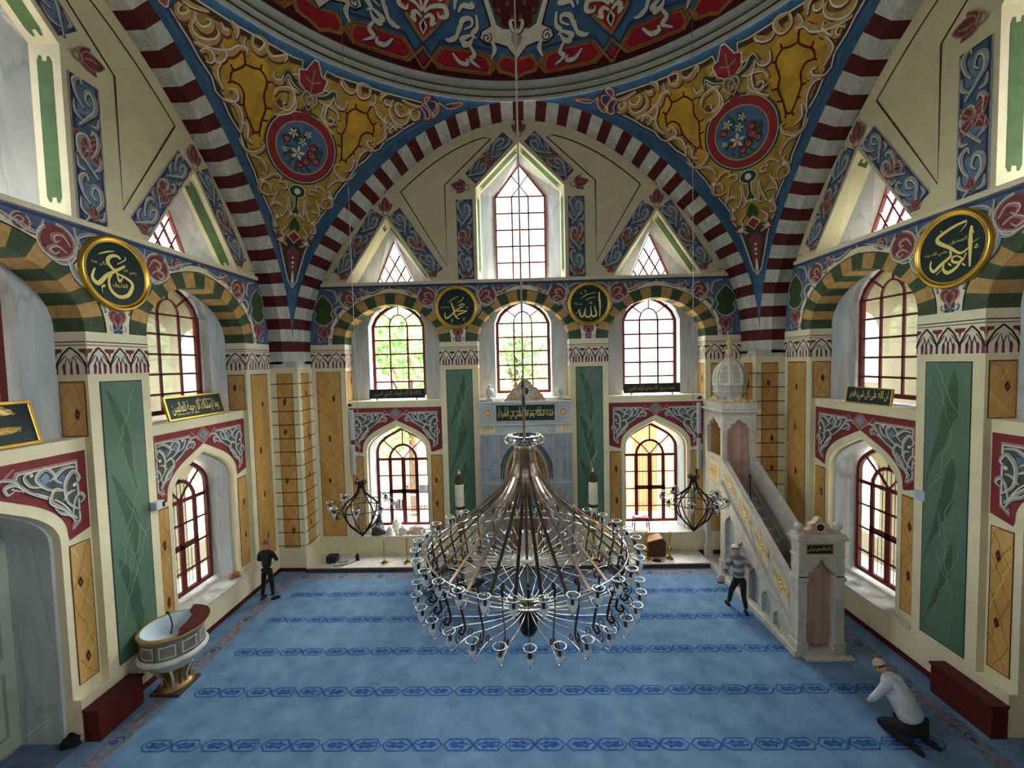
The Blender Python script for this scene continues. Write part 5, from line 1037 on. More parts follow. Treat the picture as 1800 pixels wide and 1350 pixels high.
for s_ in (-1, 1): mb.lathe([(.06, 0), (.05, .06), (.09, .12), (.095, .18), (.06, .24), (0, .26)], mm, 14, (6.61+s_*.44, 3.28, 2.84))
part(mb, 'portal_crest')
cur = mat('curtain_rose', 'ab8d7d', .85, .08, 3)
def curtain(y, x0, x1, z0, z1, fold, yv):
    mb = MB(); n = 36; A = []; B = []
    for i in range(n+1):
        t = i/n; x = x0+(x1-x0)*t; d = fold*sin(t*fold*420+sin(t*9)); A.append((x, yv+d, z0)); B.append((x, yv+d*.6, z1))
    mb.mesh(A+B, [(i, i+1, n+2+i, n+1+i) for i in range(n)], cur, True); return mb
mb = curtain(0, XA+.2, XC-.2, .2, 2.25, .02, 3.3); part(mb, 'door_curtain')
# canopy tower
mb = MB(); mb.box(XA, XC, 6.78, 8.0, 2.6, 2.72, mm); mb.box(XA, XA+.12, 6.78, 8.0, 2.72, 3.8, mm); mb.box(XC-.12, XC, 6.78, 8.0, 2.72, 3.8, mm)
P = Paint(mb, lambda u, z, o: (XA-o, u, z), .003); P.frame(6.95, 2.86, 7.82, 3.66, .03, mgrey, 1); P.rect(7.02, 2.93, 7.75, 3.59, mat('minbar_panel', 'c9bb90', .5, .05), 1)
for k in range(4): P.rect(7.18+k*.11, 3.08, 7.23+k*.11, 3.44, goldp, 2)
P.rect(7.14, 3.22, 7.64, 3.28, goldp, 2); part(mb, 'tower_floor')
mb = MB()
for x in (XA, XC-.14):
    for y in (6.78, 7.86):
        mb.box(x, x+.14, y, y+.14, .14, 2.6, mm); mb.box(x-.04, x+.18, y-.04, y+.18, .14, .55, mm)
        mb.box(x, x+.14, y, y+.14, 3.8, 5.2, mm); mb.box(x-.02, x+.16, y-.02, y+.16, 4.55, 4.6, mm)
part(mb, 'column', .008)
def arch_panel(f, a0, a1, z0, z1, z2, m_):
    c = (a0+a1)/2; h = (a1-a0)/2-.12; o = [(-1, 0), (-.96, .35), (-.72, .42), (-.62, .68), (-.34, .74), (-.2, .95), (0, 1.0)]; o = [(c+p*h, z0+q*(z1-z0)) for p, q in o]; o2 = o+[(2*c-a, b) for a, b in reversed(o[:-1])]
    return [(a0, z0)]+o2+[(a1, z0), (a1, z2), (a0, z2)]
for x in (XA, XC-.1):
    mb = MB(); mb.prism(arch_panel(0, 6.8, 7.98, 4.55, 4.98, 5.25, mm), x+.005, x+.095, mm, 'x'); part(mb, 'canopy_arch')
    mb = MB(); mb.prism(arch_panel(0, 6.8, 7.98, 2.0, 2.4, 2.6, mm), x+.005, x+.095, mm, 'x'); part(mb, 'base_arch')
for y in (6.785, 7.905): mb = MB(); mb.prism(arch_panel(0, XA+.02, XC-.02, 4.55, 4.98, 5.25, mm), y, y+.09, mm, 'y'); part(mb, 'canopy_arch')
mb = MB(); mb.box(XA-.09, XC+.09, 6.69, 8.09, 5.22, 5.28, mm); mb.box(XA-.02, XC+.02, 6.76, 8.02, 5.28, 5.5, mm); mb.box(XA-.05, XC+.05, 6.73, 8.05, 5.16, 5.22, mgrey); part(mb, 'canopy_cornice', .01)
mb = MB(); rnd = random.Random(2); cg = mat('gilt_crest', 'c3a97c', .5, .12, 8)
def crestrow(p, q, up_):
    n_ = 9
    for i in range(n_):
        t = (i+.5)/n_; x = p[0]+(q[0]-p[0])*t; y = p[1]+(q[1]-p[1])*t; h = .07+.16*max(0, 1-abs(t-.5)*3.2)+.04*(i in (0, n_-1)); mb.lathe([(.05, 0), (.07, h*.4), (.045, h*.8), (0, h)], cg, 8, (x, y, 5.5), sq=(1, 1))
crestrow((XA+.04, 6.8), (XA+.04, 7.98), 0); crestrow((XA+.06, 6.8), (XC-.06, 6.8), 0); crestrow((XC-.04, 6.8), (XC-.04, 7.98), 0); part(mb, 'gilt_cresting')
cx, cy = 6.61, 7.39; oct_ = lambda rr, z: [(cx+rr*cos(pi/8+k*pi/4), cy+rr*sin(pi/8+k*pi/4), z) for k in range(8)]
mb = MB(); prof = [(.44, 5.5), (.46, 5.78), (.5, 5.8), (.5, 5.84), (.47, 5.85), (.48, 6.0), (.52, 6.02), (.52, 6.05)]
for (r0, z0), (r1, z1) in zip(prof, prof[1:]): A, B = oct_(r0, z0), oct_(r1, z1); mb.mesh(A+B, [(k, (k+1) % 8, 8+(k+1) % 8, 8+k) for k in range(8)], mm)
for k in range(8):
    a = k*pi/4+pi/4; mb.lathe([(.0, .03), (.05, .02), (.06, 0)], mgrey, 8, (0, 0, 0), X=M.Translation((cx+.445*cos(a)*.97, cy+.445*sin(a)*.97, 5.65)) @ M.Rotation(a, 4, 'Z') @ M.Rotation(RD(90), 4, 'Y'))
part(mb, 'canopy_drum')
mb = MB(); prof = [(.5, 6.05), (.505, 6.2), (.49, 6.35), (.45, 6.5), (.38, 6.63), (.28, 6.74), (.17, 6.82), (.1, 6.9), (.075, 6.98)]; lat = mat('lattice_dark', '6a5f45', .8, .05)
for (r0, z0), (r1, z1) in zip(prof, prof[1:]): A, B = oct_(r0, z0), oct_(r1, z1); mb.mesh(A+B, [(k, (k+1) % 8, 8+(k+1) % 8, 8+k) for k in range(8)], whp)
for k in range(8):
    a = pi/8+k*pi/4; mb.tube([(cx+q*cos(a), cy+q*sin(a), z) for q, z in prof], .018, mm, 6); a2 = a+pi/8
    def PP(u, v, o, k=k):
        z = 6.1+v*.62; 
        for (r0, z0), (r1, z1) in zip(prof, prof[1:]):
            if z0 <= z <= z1: rr_ = r0+(r1-r0)*(z-z0)/(z1-z0); break
        else: rr_ = prof[-1][0]
        p0 = V((cx+rr_*cos(pi/8+k*pi/4), cy+rr_*sin(pi/8+k*pi/4), z)); p1 = V((cx+rr_*cos(pi/8+(k+1)*pi/4), cy+rr_*sin(pi/8+(k+1)*pi/4), z)); q = p0.lerp(p1, .5+u*.5); nn = V((q.x-cx, q.y-cy, .2)).normalized(); return tuple(q+nn*(.002+o))
    P = Paint(mb, PP, .002)
    for i in range(9):
        for j in range(-2, 3):
            u = j*.26+(.13 if i % 2 else 0)
            if abs(u) < .62-(i/9)**2*.25: P.poly([(u-.1, .05+i*.1), (u, .05+i*.1-.04), (u+.1, .05+i*.1), (u, .05+i*.1+.045)], lat, 1)
part(mb, 'lattice_dome')
mb = MB(); mb.lathe([(.075, 6.98), (.06, 7.02), (.13, 7.1), (.13, 7.15), (.06, 7.2), (.055, 7.28), (.1, 7.36), (.09, 7.44), (.04, 7.5), (.03, 7.58), (.0, 7.64)], cg, 16, (cx, cy, 0)); mb.tube([(cx+.07*cos(a), cy, 7.7+.07*sin(a)) for a in [RD(-60-i*24) for i in range(11)]], [.004+.012*sin(pi*i/10) for i in range(11)], gold, 6); part(mb, 'finial')
mb = curtain(0, XA+.16, XC-.16, 2.72, 4.95, .02, 6.9); part(mb, 'canopy_curtain')
# staff standing on the upper steps
m = MB(); m.tube([(6.68, 6.25, 2.4), (6.7, 6.3, 3.35)], .014, blackm, 6); m.lathe([(.03, 0), (.03, .04), (0, .06)], blackm, 8, (6.7, 6.3, 3.33)); tag(m.obj('walking_staff'), 'thin black staff standing on the top steps of the stair pulpit', 'staff')
# ---------------- door in the left and right middle bays ----------------
dm = mat('door_grey', 'a7a89f', .6, .05, 3)
for k, X in ((1, XL), (2, XR)):
    d = empty('door_%d' % k, (0, 0, 0), kind='structure'); d.matrix_world = X
    m = MB(); m.box(-1.0, -.01, 1.12, 1.18, .01, 3.95, dm); m.box(.01, 1.0, 1.12, 1.18, .01, 3.95, dm); m.prism(ogee(.99, 3.95, 4.93, 4), 1.12, 1.18, dm); m.obj('door_leaf', d)
    m = MB()
    for s_ in (-1, 1):
        for z0, z1 in ((.3, 1.5), (1.8, 3.6)): P = Paint(m, lambda u, z, o: (u, 1.118-o, z), .004); x = sorted((s_*.18, s_*.82)); P.frame(x[0], z0, x[1], z1, .05, mat('door_grey_dark', '85877f', .6, .04), 1)
    m.obj('door_panel', d)
# ---------------- great chandelier ----------------
ch = empty('chandelier', (-.07, 0, 4.02), 'huge ring chandelier of metal ribs and glass cups in the middle of the hall', 'chandelier')
def cpart(mb, name, parent=ch, off=(0, 0, -4.1)):
    o = mb.obj(name, parent); o.matrix_parent_inverse = M.Translation(off); return o
cl = mat('rib_bright', 'c9c4bd', .2, .05, 6, metal=.95); dki = mat('dark_bracket', '2a211f', .3, .08, 8, metal=.6); iron = mat('rod_brown', '5a473d', .4, .08, 6, metal=.5)
def rz_copy(o, a, parent):
    c = o.copy(); COL.objects.link(c); c.parent = parent; c.matrix_parent_inverse = o.matrix_parent_inverse.copy(); c.rotation_euler = (0, 0, a); return c
def ring_of(mb, name, n, a0=0, parent=ch, off=(0, 0, -4.1)):
    """n real copies of one part turned about the chandelier's axis"""
    o = cpart(mb, name, parent, off); o.rotation_euler = (0, 0, a0); L_ = [o]
    for k in range(1, n): L_.append(rz_copy(o, a0+2*pi*k/n, parent))
    return L_
# parts are modelled about the axis with z measured from the root; the parent inverse is identity here
def low(p, dz=-4.1): return [(a, b, c+dz) for a, b, c in p]
I0 = (0, 0, 0)
rib = cat_rom([(.145, 5.45), (.15, 5.3), (.2, 5.1+.06), (.32, 4.98), (.55, 4.8), (.82, 4.6), (1.15, 4.37), (1.47, 4.18)], 3)
rib = cat_rom([(.15, 5.72), (.15, 5.58), (.185, 5.4), (.27, 5.22), (.45, 5.0), (.75, 4.74), (1.1, 4.46), (1.47, 4.18)], 3)
mb = MB(); mb.tube(low([(a, 0, b) for a, b in rib]), .01, bronze, flat=(.044, .01, (1, 0, .3))); ring_of(mb, 'rib', 30, 0, ch, I0)
mb = MB(); mb.tube(low([(a, 0, b) for a, b in cat_rom([(.15, 5.7), (.17, 5.82), (.23, 5.88), (.28, 5.85), (.285, 5.79), (.25, 5.76), (.215, 5.79), (.23, 5.83)], 4)]), .01, chrome, flat=(.036, .008, (1, 0, 0))); ring_of(mb, 'crown_scroll', 30, 0, ch, I0)
mb = MB()
for rr_, z, t in ((.155, 5.66, .012), (.29, 5.82, .007), (.16, 5.5, .01)): mb.tube([(rr_*cos(2*pi*k/32), rr_*sin(2*pi*k/32), z-4.1) for k in range(32)], t, iron, 6, closed=True)
mb.lathe([(.13, 5.4-4.1), (.14, 5.7-4.1), (.08, 5.74-4.1), (0, 5.75-4.1)], iron, 20); cpart(mb, 'crown', ch, I0)
for z, t in ((4.18, .014), (4.05, .013)):
    mb = MB(); mb.tube([(1.47*cos(2*pi*k/96), 1.47*sin(2*pi*k/96), z-4.1) for k in range(96)], t, cl, 6, closed=True); cpart(mb, 'hoop', ch, I0)
mb = MB(); mb.tube(low([(a, 0, b) for a, b in [(1.47, 4.18), (1.46, 4.0), (1.40, 3.8), (1.36, 3.6)]]+[(1.36+.05*(1-cos(q)) , 0, 3.6-.05*sin(q)) for q in [i*.5 for i in range(1, 10)]]), .01, dki, flat=(.03, .01, (0, 1, 0)))
mb.tube(low([(a, 0, b) for a, b in cat_rom([(1.46, 4.19), (1.47, 4.3), (1.41, 4.34), (1.39, 4.28), (1.43, 4.26)], 4)]), .01, dki, flat=(.03, .008, (1, 0, 0))); ring_of(mb, 'bracket', 30, pi/30, ch, I0)
mb = MB(); mb.tube(low([(a, 0, b) for a, b in cat_rom([(1.47, 4.1), (1.52, 4.02), (1.6, 4.02), (1.64, 4.1), (1.63, 4.16)], 4)]), .008, cl, 5); mb.tube(low([(a, 0, b) for a, b in spiral(1.54, 4.12, .05, 1, 1.1, .01)]), .006, cl, 5); ring_of(mb, 'upper_arm', 30, 0, ch, I0)
mb = MB(); mb.tube(low([(a, 0, b) for a, b in cat_rom([(.1, 3.29), (.2, 3.22), (.5, 3.24), (.9, 3.34), (1.2, 3.44), (1.45, 3.46), (1.6, 3.44), (1.66, 3.5), (1.64, 3.58)], 4)]), .007, cl, 5)
mb.tube(low([(a, 0, b) for a, b in spiral(1.45, 3.55, .09, -1.2, 1.3, .02)]), .008, dki, 5); mb.tube(low([(a, 0, b) for a, b in spiral(1.28, 3.5, .06, -1.4, -1.1, .02)]), .008, dki, 5); ring_of(mb, 'lower_arm', 30, pi/30, ch, I0)
def cup(x, z, s=1.0):
    """open glass cup with a metal rim, dark lamp holder and a drop"""
    m = MB(); c = (x, 0, z)
    m.lathe([(.072*s, 0), (.068*s, -.05*s), (.06*s, -.1*s), (.045*s, -.15*s), (.025*s, -.19*s)], cupglass, 14, c); m.lathe([(.03*s, -.13*s), (.034*s, -.16*s), (.022*s, -.195*s), (0, -.2*s)], mat('cup_frost', 'e8eff3', .3, 0), 10, c); m.lathe([(.05*s, -.1*s), (.043*s, -.15*s), (.024*s, -.192*s)], MATS['cup_frost'], 12, c); m.lathe([(0, -.26*s), (.008*s, -.25*s), (.012*s, -.235*s), (.006*s, -.22*s), (0, -.2*s)], chrome, 8, c)
    m.tube([(x+.074*s*cos(2*pi*k/18), .074*s*sin(2*pi*k/18), z) for k in range(18)], .0065*s, chrome, 5, closed=True)
    m.lathe([(0, -.14*s), (.02*s, -.14*s), (.024*s, -.07*s), (.014*s, -.05*s), (0, -.05*s)], blackm, 8, (x-.02*s, 0, z)); m.tube([(x-.02*s, 0, z-.06*s), (x-.075*s, 0, z-.02*s)], .008*s, dki, 5); return m
ring_of(cup(1.635, 4.28-4.1), 'glass_cup', 30, 0, ch, I0); ring_of(cup(1.64, 3.71-4.1), 'glass_cup', 30, pi/30, ch, I0)
mb = MB()
for k in range(30):
    a = 2*pi*(k+.5)/30; mb.tube(low([(.06*cos(a), .06*sin(a), 3.93), (1.46*cos(a), 1.46*sin(a), 4.06)]), .003, cl, 4, caps=False)
cpart(mb, 'spoke_wires', ch, I0)
mb = MB(); mb.lathe([(0, 3.93-4.1), (.09, 3.93-4.1), (.09, 3.95-4.1), (0, 3.96-4.1)], whp, 24); cpart(mb, 'upper_hub', ch, I0)
mb = MB(); mb.lathe([(0, 3.27-4.1), (.16, 3.27-4.1), (.17, 3.29-4.1), (.15, 3.31-4.1), (0, 3.32-4.1)], chrome, 28); cpart(mb, 'lower_hub', ch, I0)
mb = MB(); mb.lathe([(0, 2.78-4.1), (.1, 2.79-4.1), (.14, 2.86-4.1), (.145, 3.2-4.1), (.12, 3.22-4.1), (0, 3.22-4.1)], blackm, 24); cpart(mb, 'black_drum', ch, I0)
mb = MB(); mb.tube(low([(0, 0, 3.0), (0, 0, 6.3)]), .022, iron, 8); mb.tube(low([(0, 0, 6.3), (-.01, 0, 6.6)]), .03, iron, 8); mb.tube(low([(-.01, 0, 6.6), (0, 0, 6.8)]), [.03, .012], iron, 8); cpart(mb, 'rod', ch, I0)
mb = MB(); mb.tube(low([(0, 0, 6.75), (0, 0, 23.3)]), .013, mat('cable_grey', '8b7f78', .6, 0), 6); cpart(mb, 'cable', ch, I0); ch.scale = (1.02, 1.02, 1.0)
# ---------------- two small chandeliers ----------------
def small(x, lab, a0):
    r = empty('chandelier', (x, 3.0, 3.65), lab, 'chandelier', 'small scroll chandeliers'); L_ = lambda p: [(a, 0, b-3.65) for a, b in p]
    mb = MB(); mb.tube(L_(cat_rom([(.05, 4.28), (.055, 4.18), (.1, 4.04), (.24, 3.9), (.38, 3.76), (.4, 3.6), (.3, 3.36), (.12, 3.18), (.03, 3.08)], 4)), .013, dki, flat=(.03, .012, (0, 1, 0))); mb.tube(L_(spiral(.09, 4.28, .05, pi, -1.2, .01)), .01, dki, 5)
    mb.tube(L_(cat_rom([(.38, 3.72), (.5, 3.62), (.62, 3.66), (.7, 3.78), (.66, 3.86), (.58, 3.82)], 4)), .01, dki, 5); mb.tube(L_(spiral(.52, 3.84, .07, 0, 1.3, .01)), .008, dki, 5); ring_of(mb, 'arm', 8, a0, r, I0)
    ring_of(cup(.68, 3.88-3.65, 1.0), 'glass_cup', 8, a0, r, I0)
    mb = MB()
    for rr_, z in ((.6, 3.75), (.4, 3.68), (.06, 4.24)): mb.tube([(rr_*cos(2*pi*k/40), rr_*sin(2*pi*k/40), z-3.65) for k in range(40)], .01, dki, 5, closed=True)
    cpart(mb, 'hoop', r, I0)
    mb = MB(); mb.lathe([(0, -.62), (.03, -.6), (.045, -.55), (.03, -.5), (.0, -.48)], dki, 10); mb.lathe([(.05, .5), (.06, .58), (.03, .66), (0, .68)], dki, 12); cpart(mb, 'finial', r, I0)
    mb = MB(); mb.tube([(0, 0, -.5), (0, 0, .64), (0, 0, 17.9)], .007, MATS['cable_grey'], 5); cpart(mb, 'cable', r, I0)
small(-3.78, 'small dark scroll chandelier on a thin cable, left of the great ring chandelier', .2); small(3.68, 'small dark scroll chandelier on a thin cable, right of the great ring chandelier', .35)
# ---------------- people ----------------
def skin(name, chain, m, parent, sub=2):
    """one continuous skinned surface from joints: {name: (pos, radius)} and bones"""
    J, Bn = chain; ks = list(J); me = bpy.data.meshes.new(name); me.from_pydata([J[k][0] for k in ks], [(ks.index(a), ks.index(b)) for a, b in Bn], []); o = bpy.data.objects.new(name, me); COL.objects.link(o); o.parent = parent
    me.materials.append(m); md = o.modifiers.new('skin', 'SKIN'); md.use_smooth_shade = True; sl = me.skin_vertices[0] if me.skin_vertices else None
    if sl is None: return o
    for i, k in enumerate(ks): r_ = J[k][1]; sl.data[i].radius = r_ if isinstance(r_, tuple) else (r_, r_); sl.data[i].use_root = (i == 0)
    s_ = o.modifiers.new('sub', 'SUBSURF'); s_.levels = s_.render_levels = sub
    bpy.context.view_layer.update(); dg = bpy.context.evaluated_depsgraph_get(); em = bpy.data.meshes.new_from_object(o.evaluated_get(dg)); o.modifiers.clear(); o.data = em; return o
skinm = mat('skin', 'b98a6c', .6, .05, 8); hairm = mat('hair_dark', '2a211c', .8, .1, 20); capm = mat('cap_white', 'c9c7c0', .8, .05, 12); blk = mat('clothes_black', '16171b', .85, .08, 10); trs = mat('trousers_dark', '1b1c22', .85, .08, 10); grs = mat('shirt_grey', 'aeb2bd', .85, .08, 8); whs = mat('shirt_pale', 'b9b2ae', .85, .06, 8)
def stripes():
    m = bpy.data.materials.new('shirt_striped'); m.use_nodes = True; N = m.node_tree.nodes; L = m.node_tree.links; tc = N.new('ShaderNodeTexCoord'); wv = N.new('ShaderNodeTexWave'); wv.bands_direction = 'Z'; wv.inputs['Scale'].default_value = 1.5; wv.inputs['Distortion'].default_value = .6; wv.inputs['Detail'].default_value = 1
    cr = N.new('ShaderNodeValToRGB'); e = cr.color_ramp.elements; e[0].position = .25; e[0].color = (*lin('5d5e66'), 1); e[1].position = .7; e[1].color = (*lin('a09fa2'), 1); L.new(tc.outputs['Object'], wv.inputs[0]); L.new(wv.outputs[0], cr.inputs[0]); L.new(cr.outputs[0], N['Principled BSDF'].inputs[0]); N['Principled BSDF'].inputs['Roughness'].default_value = .9; return m
strm = stripes()
def head(J, c, f, body, hair=None, cap=None, r=.1):
    """adds face, ears and hair to the body root; c head centre, f forward direction"""
    f = V(f).normalized(); c = V(c); s_ = f.cross(V((0, 0, 1))).normalized(); u = s_.cross(f); X = M(((s_.x, f.x, u.x, c.x), (s_.y, f.y, u.y, c.y), (s_.z, f.z, u.z, c.z), (0, 0, 0, 1)))
    def ball(m, cc, rr, mt, n=16, z0=-1, z1=1, X=X):
        pr = []; k = 10
        for i in range(k+1): t = math.asin(max(-1, z0))+(math.asin(z1)-math.asin(max(-1, z0)))*i/k; pr.append((cos(t), sin(t)))
        m.lathe(pr, mt, n, X=X @ M.Translation(cc) @ M.Diagonal((rr[0], rr[1], rr[2], 1)))
    m = MB(); ball(m, (0, 0, 0), (.078, .095, .115), skinm); ball(m, (0, .04, -.05), (.055, .055, .06), skinm)
    ball(m, (0, .098, -.01), (.013, .022, .03), skinm, 8)
    for q in (-1, 1): ball(m, (q*.078, -.005, -.005), (.014, .022, .033), skinm, 8); ball(m, (q*.03, .086, .02), (.011, .008, .008), hairm, 8)
    ball(m, (0, .088, -.055), (.024, .01, .006), mat('lips', '8d5548', .6, 0), 8); o = m.obj('head', body)
    if hair: m = MB(); ball(m, (0, -.012, .012), (.084, .1, .118), hair, 18, -.25, 1, X @ M.Rotation(RD(-22), 4, 'X')); m.obj('hair', body)
    if cap: m = MB(); ball(m, (0, -.006, .03), (.092, .108, .105), cap, 18, 0.0, 1, X @ M.Rotation(RD(-10), 4, 'X')); m.obj('cap', body)
def hand(body, w_, d, side, name='hand', curl=.5):
    """palm and five fingers from wrist w_ in direction d"""
    w_ = V(w_); d = V(d).normalized(); n = d.cross(V((0, 0, 1))); n = n.normalized() if n.length > .1 else V((1, 0, 0)); p = d.cross(n).normalized()
    J = {'w': (tuple(w_), .026), 'p': (tuple(w_+d*.06), (.04, .018))}; B_ = [('w', 'p')]
    for i in range(4):
        b = w_+d*.09+n*(i-1.5)*.02; L_ = (.07, .08, .075, .06)[i]; e1 = b+d*L_*.5+p*curl*.015; e2 = e1+d*L_*.4+p*curl*.03
        J['a%d' % i] = (tuple(b), .0095); J['b%d' % i] = (tuple(e1), .0085); J['c%d' % i] = (tuple(e2), .007); B_ += [('p', 'a%d' % i), ('a%d' % i, 'b%d' % i), ('b%d' % i, 'c%d' % i)]
    t0 = w_+d*.035+n*side*.035; t1 = t0+d*.03+n*side*.02+p*.01; J['t0'] = (tuple(t0), .011); J['t1'] = (tuple(t1), .009); J['t2'] = (tuple(t1+d*.028), .008); B_ += [('p', 't0'), ('t0', 't1'), ('t1', 't2')]
    return skin(name, (J, B_), skinm, body, 1)
def shoe(body, a, d, m_=blk):
    d = V((d[0], d[1], 0)).normalized(); a = V(a); s_ = V((d.y, -d.x, 0)); X = M(((s_.x, d.x, 0, a.x), (s_.y, d.y, 0, a.y), (0, 0, 1, 0), (0, 0, 0, 1))); m = MB()
    m.lathe([(1, 0), (1.02, .02), (.95, .05), (.6, .085), (0, .1)], m_, 14, X=X @ M.Translation((0, .07, 0)) @ M.Diagonal((.05, .135, 1, 1))); m.obj('shoe', body)
# man in black, standing with folded arms
r = empty('person', (-7.82, 5.82, 0), 'man in black with folded arms standing with his back turned near the left corner', 'person', 'people in the hall')
J = {'pel': ((0, 0, .94), (.135, .1)), 'w': ((0, .0, 1.1), (.14, .1)), 'ch': ((0, .01, 1.3), (.18, .12)), 'nk0': ((0, 0, 1.46), (.09, .07)), 'nk': ((0, .0, 1.53), .055), 'ls': ((-.19, 0, 1.41), .065), 'le': ((-.29, .06, 1.17), .05), 'lw': ((-.08, .2, 1.16), .038), 'rs': ((.19, 0, 1.41), .065), 're': ((.29, .06, 1.16), .05), 'rw': ((.1, .22, 1.2), .038)}
skin('body', (J, [('pel', 'w'), ('w', 'ch'), ('ch', 'nk0'), ('nk0', 'nk'), ('nk0', 'ls'), ('ls', 'le'), ('le', 'lw'), ('nk0', 'rs'), ('rs', 're'), ('re', 'rw')]), blk, r)
J = {'pel': ((0, 0, 1.0), (.12, .09)), 'lh': ((-.085, 0, .84), .085), 'lk': ((-.14, .02, .48), .065), 'la': ((-.17, -.01, .1), .05), 'rh': ((.085, 0, .84), .085), 'rk': ((.12, .02, .48), .065), 'ra': ((.15, 0, .1), .05)}
skin('trousers', (J, [('pel', 'lh'), ('lh', 'lk'), ('lk', 'la'), ('pel', 'rh'), ('rh', 'rk'), ('rk', 'ra')]), blk, r)
shoe(r, (-.17, -.03, 0), (.1, 1)); shoe(r, (.16, -.03, 0), (.8, .6)); m = MB(); m.lathe([(.05, 1.5), (.045, 1.6)], skinm, 12); m.obj('neck', r); head(J, (0, .02, 1.67), (.1, 1, -.1), r, hair=mat('hair_thin', '6a5142', .8, .08, 12))
hand(r, (-.08, .2, 1.16), (1, .15, .1), 1); hand(r, (.1, .22, 1.2), (-1, .1, 0), 1)
# man in striped shirt, mid-stride
r = empty('person', (5.72, 5.0, 0), 'man in a grey striped shirt and white cap walking past the stair pulpit', 'person', 'people in the hall', rz=RD(-8))
J = {'pel': ((0, 0, .88), (.16, .12)), 'w': ((-.01, .02, 1.05), (.17, .13)), 'ch': ((-.02, .06, 1.28), (.2, .14)), 'nk0': ((-.04, .1, 1.44), (.1, .08)), 'nk': ((-.05, .13, 1.51), .055), 'ls': ((-.23, .08, 1.38), .075), 'le': ((-.3, .1, 1.1), .058), 'lw': ((-.3, .28, .95), .04), 'rs': ((.18, .08, 1.38), .075), 're': ((.3, .02, 1.14), .058), 'rw': ((.3, .25, 1.12), .04)}
skin('body', (J, [('pel', 'w'), ('w', 'ch'), ('ch', 'nk0'), ('nk0', 'nk'), ('nk0', 'ls'), ('ls', 'le'), ('le', 'lw'), ('nk0', 'rs'), ('rs', 're'), ('re', 'rw')]), strm, r)
J = {'pel': ((0, 0, .98), (.12, .1)), 'lh': ((-.09, 0, .82), .095), 'lk': ((-.15, .16, .48), .072), 'la': ((-.2, .22, .1), .055), 'rh': ((.09, 0, .82), .095), 'rk': ((.1, .0, .46), .072), 'ra': ((.12, -.16, .12), .055)}
skin('trousers', (J, [('pel', 'lh'), ('lh', 'lk'), ('lk', 'la'), ('pel', 'rh'), ('rh', 'rk'), ('rk', 'ra')]), trs, r)
shoe(r, (-.2, .2, 0), (-.2, 1)); shoe(r, (.12, -.2, 0), (.05, 1)); m = MB(); m.lathe([(.05, 1.48), (.045, 1.58)], skinm, 12, (-.05, .13, 0)); m.obj('neck', r); head(J, (-.06, .17, 1.63), (-.05, 1, -.25), r, hair=hairm, cap=capm)
hand(r, (-.3, .28, .95), (0, 1, -.3), 1); hand(r, (.3, .25, 1.12), (-.2, 1, .1), -1)
t = MB(); t.lathe([(0, 0), (.1, .01), (.12, .08), (.07, .14), (0, .15)], mat('bag_pink', 'b99a97', .6, .15, 9), 12); t.lathe([(0, -.03), (.09, -.02), (.1, .0)], blk, 12); o = t.obj('shoulder_bag', None, M.Translation((5.38, 5.35, .62)) @ M.Diagonal((1, .7, 1.3, 1))); tag(o, 'small pink and dark bag hanging at the side of the striped-shirt man', 'bag')
t2 = MB()
# kneeling man, lower right
r = empty('person', (6.72, 1.12, 0), 'man in pale shirt and grey cap kneeling on the carpet at the lower right', 'person', 'people in the hall', rz=RD(18))
J = {'pel': ((.02, -.12, .3), (.24, .21)), 'w': ((0, -.02, .48), (.25, .21)), 'ch': ((-.04, .12, .74), (.26, .18)), 'nk0': ((-.07, .24, .92), (.13, .1)), 'nk': ((-.08, .31, .97), .055), 'ls': ((-.25, .18, .84), .085), 'le': ((-.4, .28, .58), .062), 'lw': ((-.3, .42, .38), .038), 'rs': ((.17, .2, .84), .085), 're': ((.24, .36, .56), .056), 'rw': ((.0, .46, .38), .038)}
skin('body', (J, [('pel', 'w'), ('w', 'ch'), ('ch', 'nk0'), ('nk0', 'nk'), ('nk0', 'ls'), ('ls', 'le'), ('le', 'lw'), ('nk0', 'rs'), ('rs', 're'), ('re', 'rw')]), grs, r)
J = {'pel': ((.02, -.12, .26), (.2, .17)), 'lh': ((-.14, -.02, .2), .14), 'lk': ((-.3, .27, .13), .11), 'la': ((-.22, -.22, .08), .07), 'rh': ((.14, -.04, .2), .14), 'rk': ((.2, .28, .13), .11), 'ra': ((.16, -.24, .08), .07)}
skin('trousers', (J, [('pel', 'lh'), ('lh', 'lk'), ('lk', 'la'), ('pel', 'rh'), ('rh', 'rk'), ('rk', 'ra')]), trs, r)
shoe(r, (-.2, -.2, 0), (-.1, -1)); shoe(r, (.16, -.22, 0), (.1, -1)); m = MB(); m.lathe([(.05, 0), (.045, .12)], skinm, 12, X=M.Translation((-.075, .28, .9)) @ M.Rotation(RD(-35), 4, 'X')); m.obj('neck', r); head(J, (-.09, .38, 1.04), (-.15, 1, -.45), r, hair=hairm, cap=mat('cap_grey', 'a5a294', .85, .1, 14))
hand(r, (-.3, .42, .38), (.5, .5, -.3), 1); hand(r, (0, .46, .38), (-.3, .6, -.3), -1)
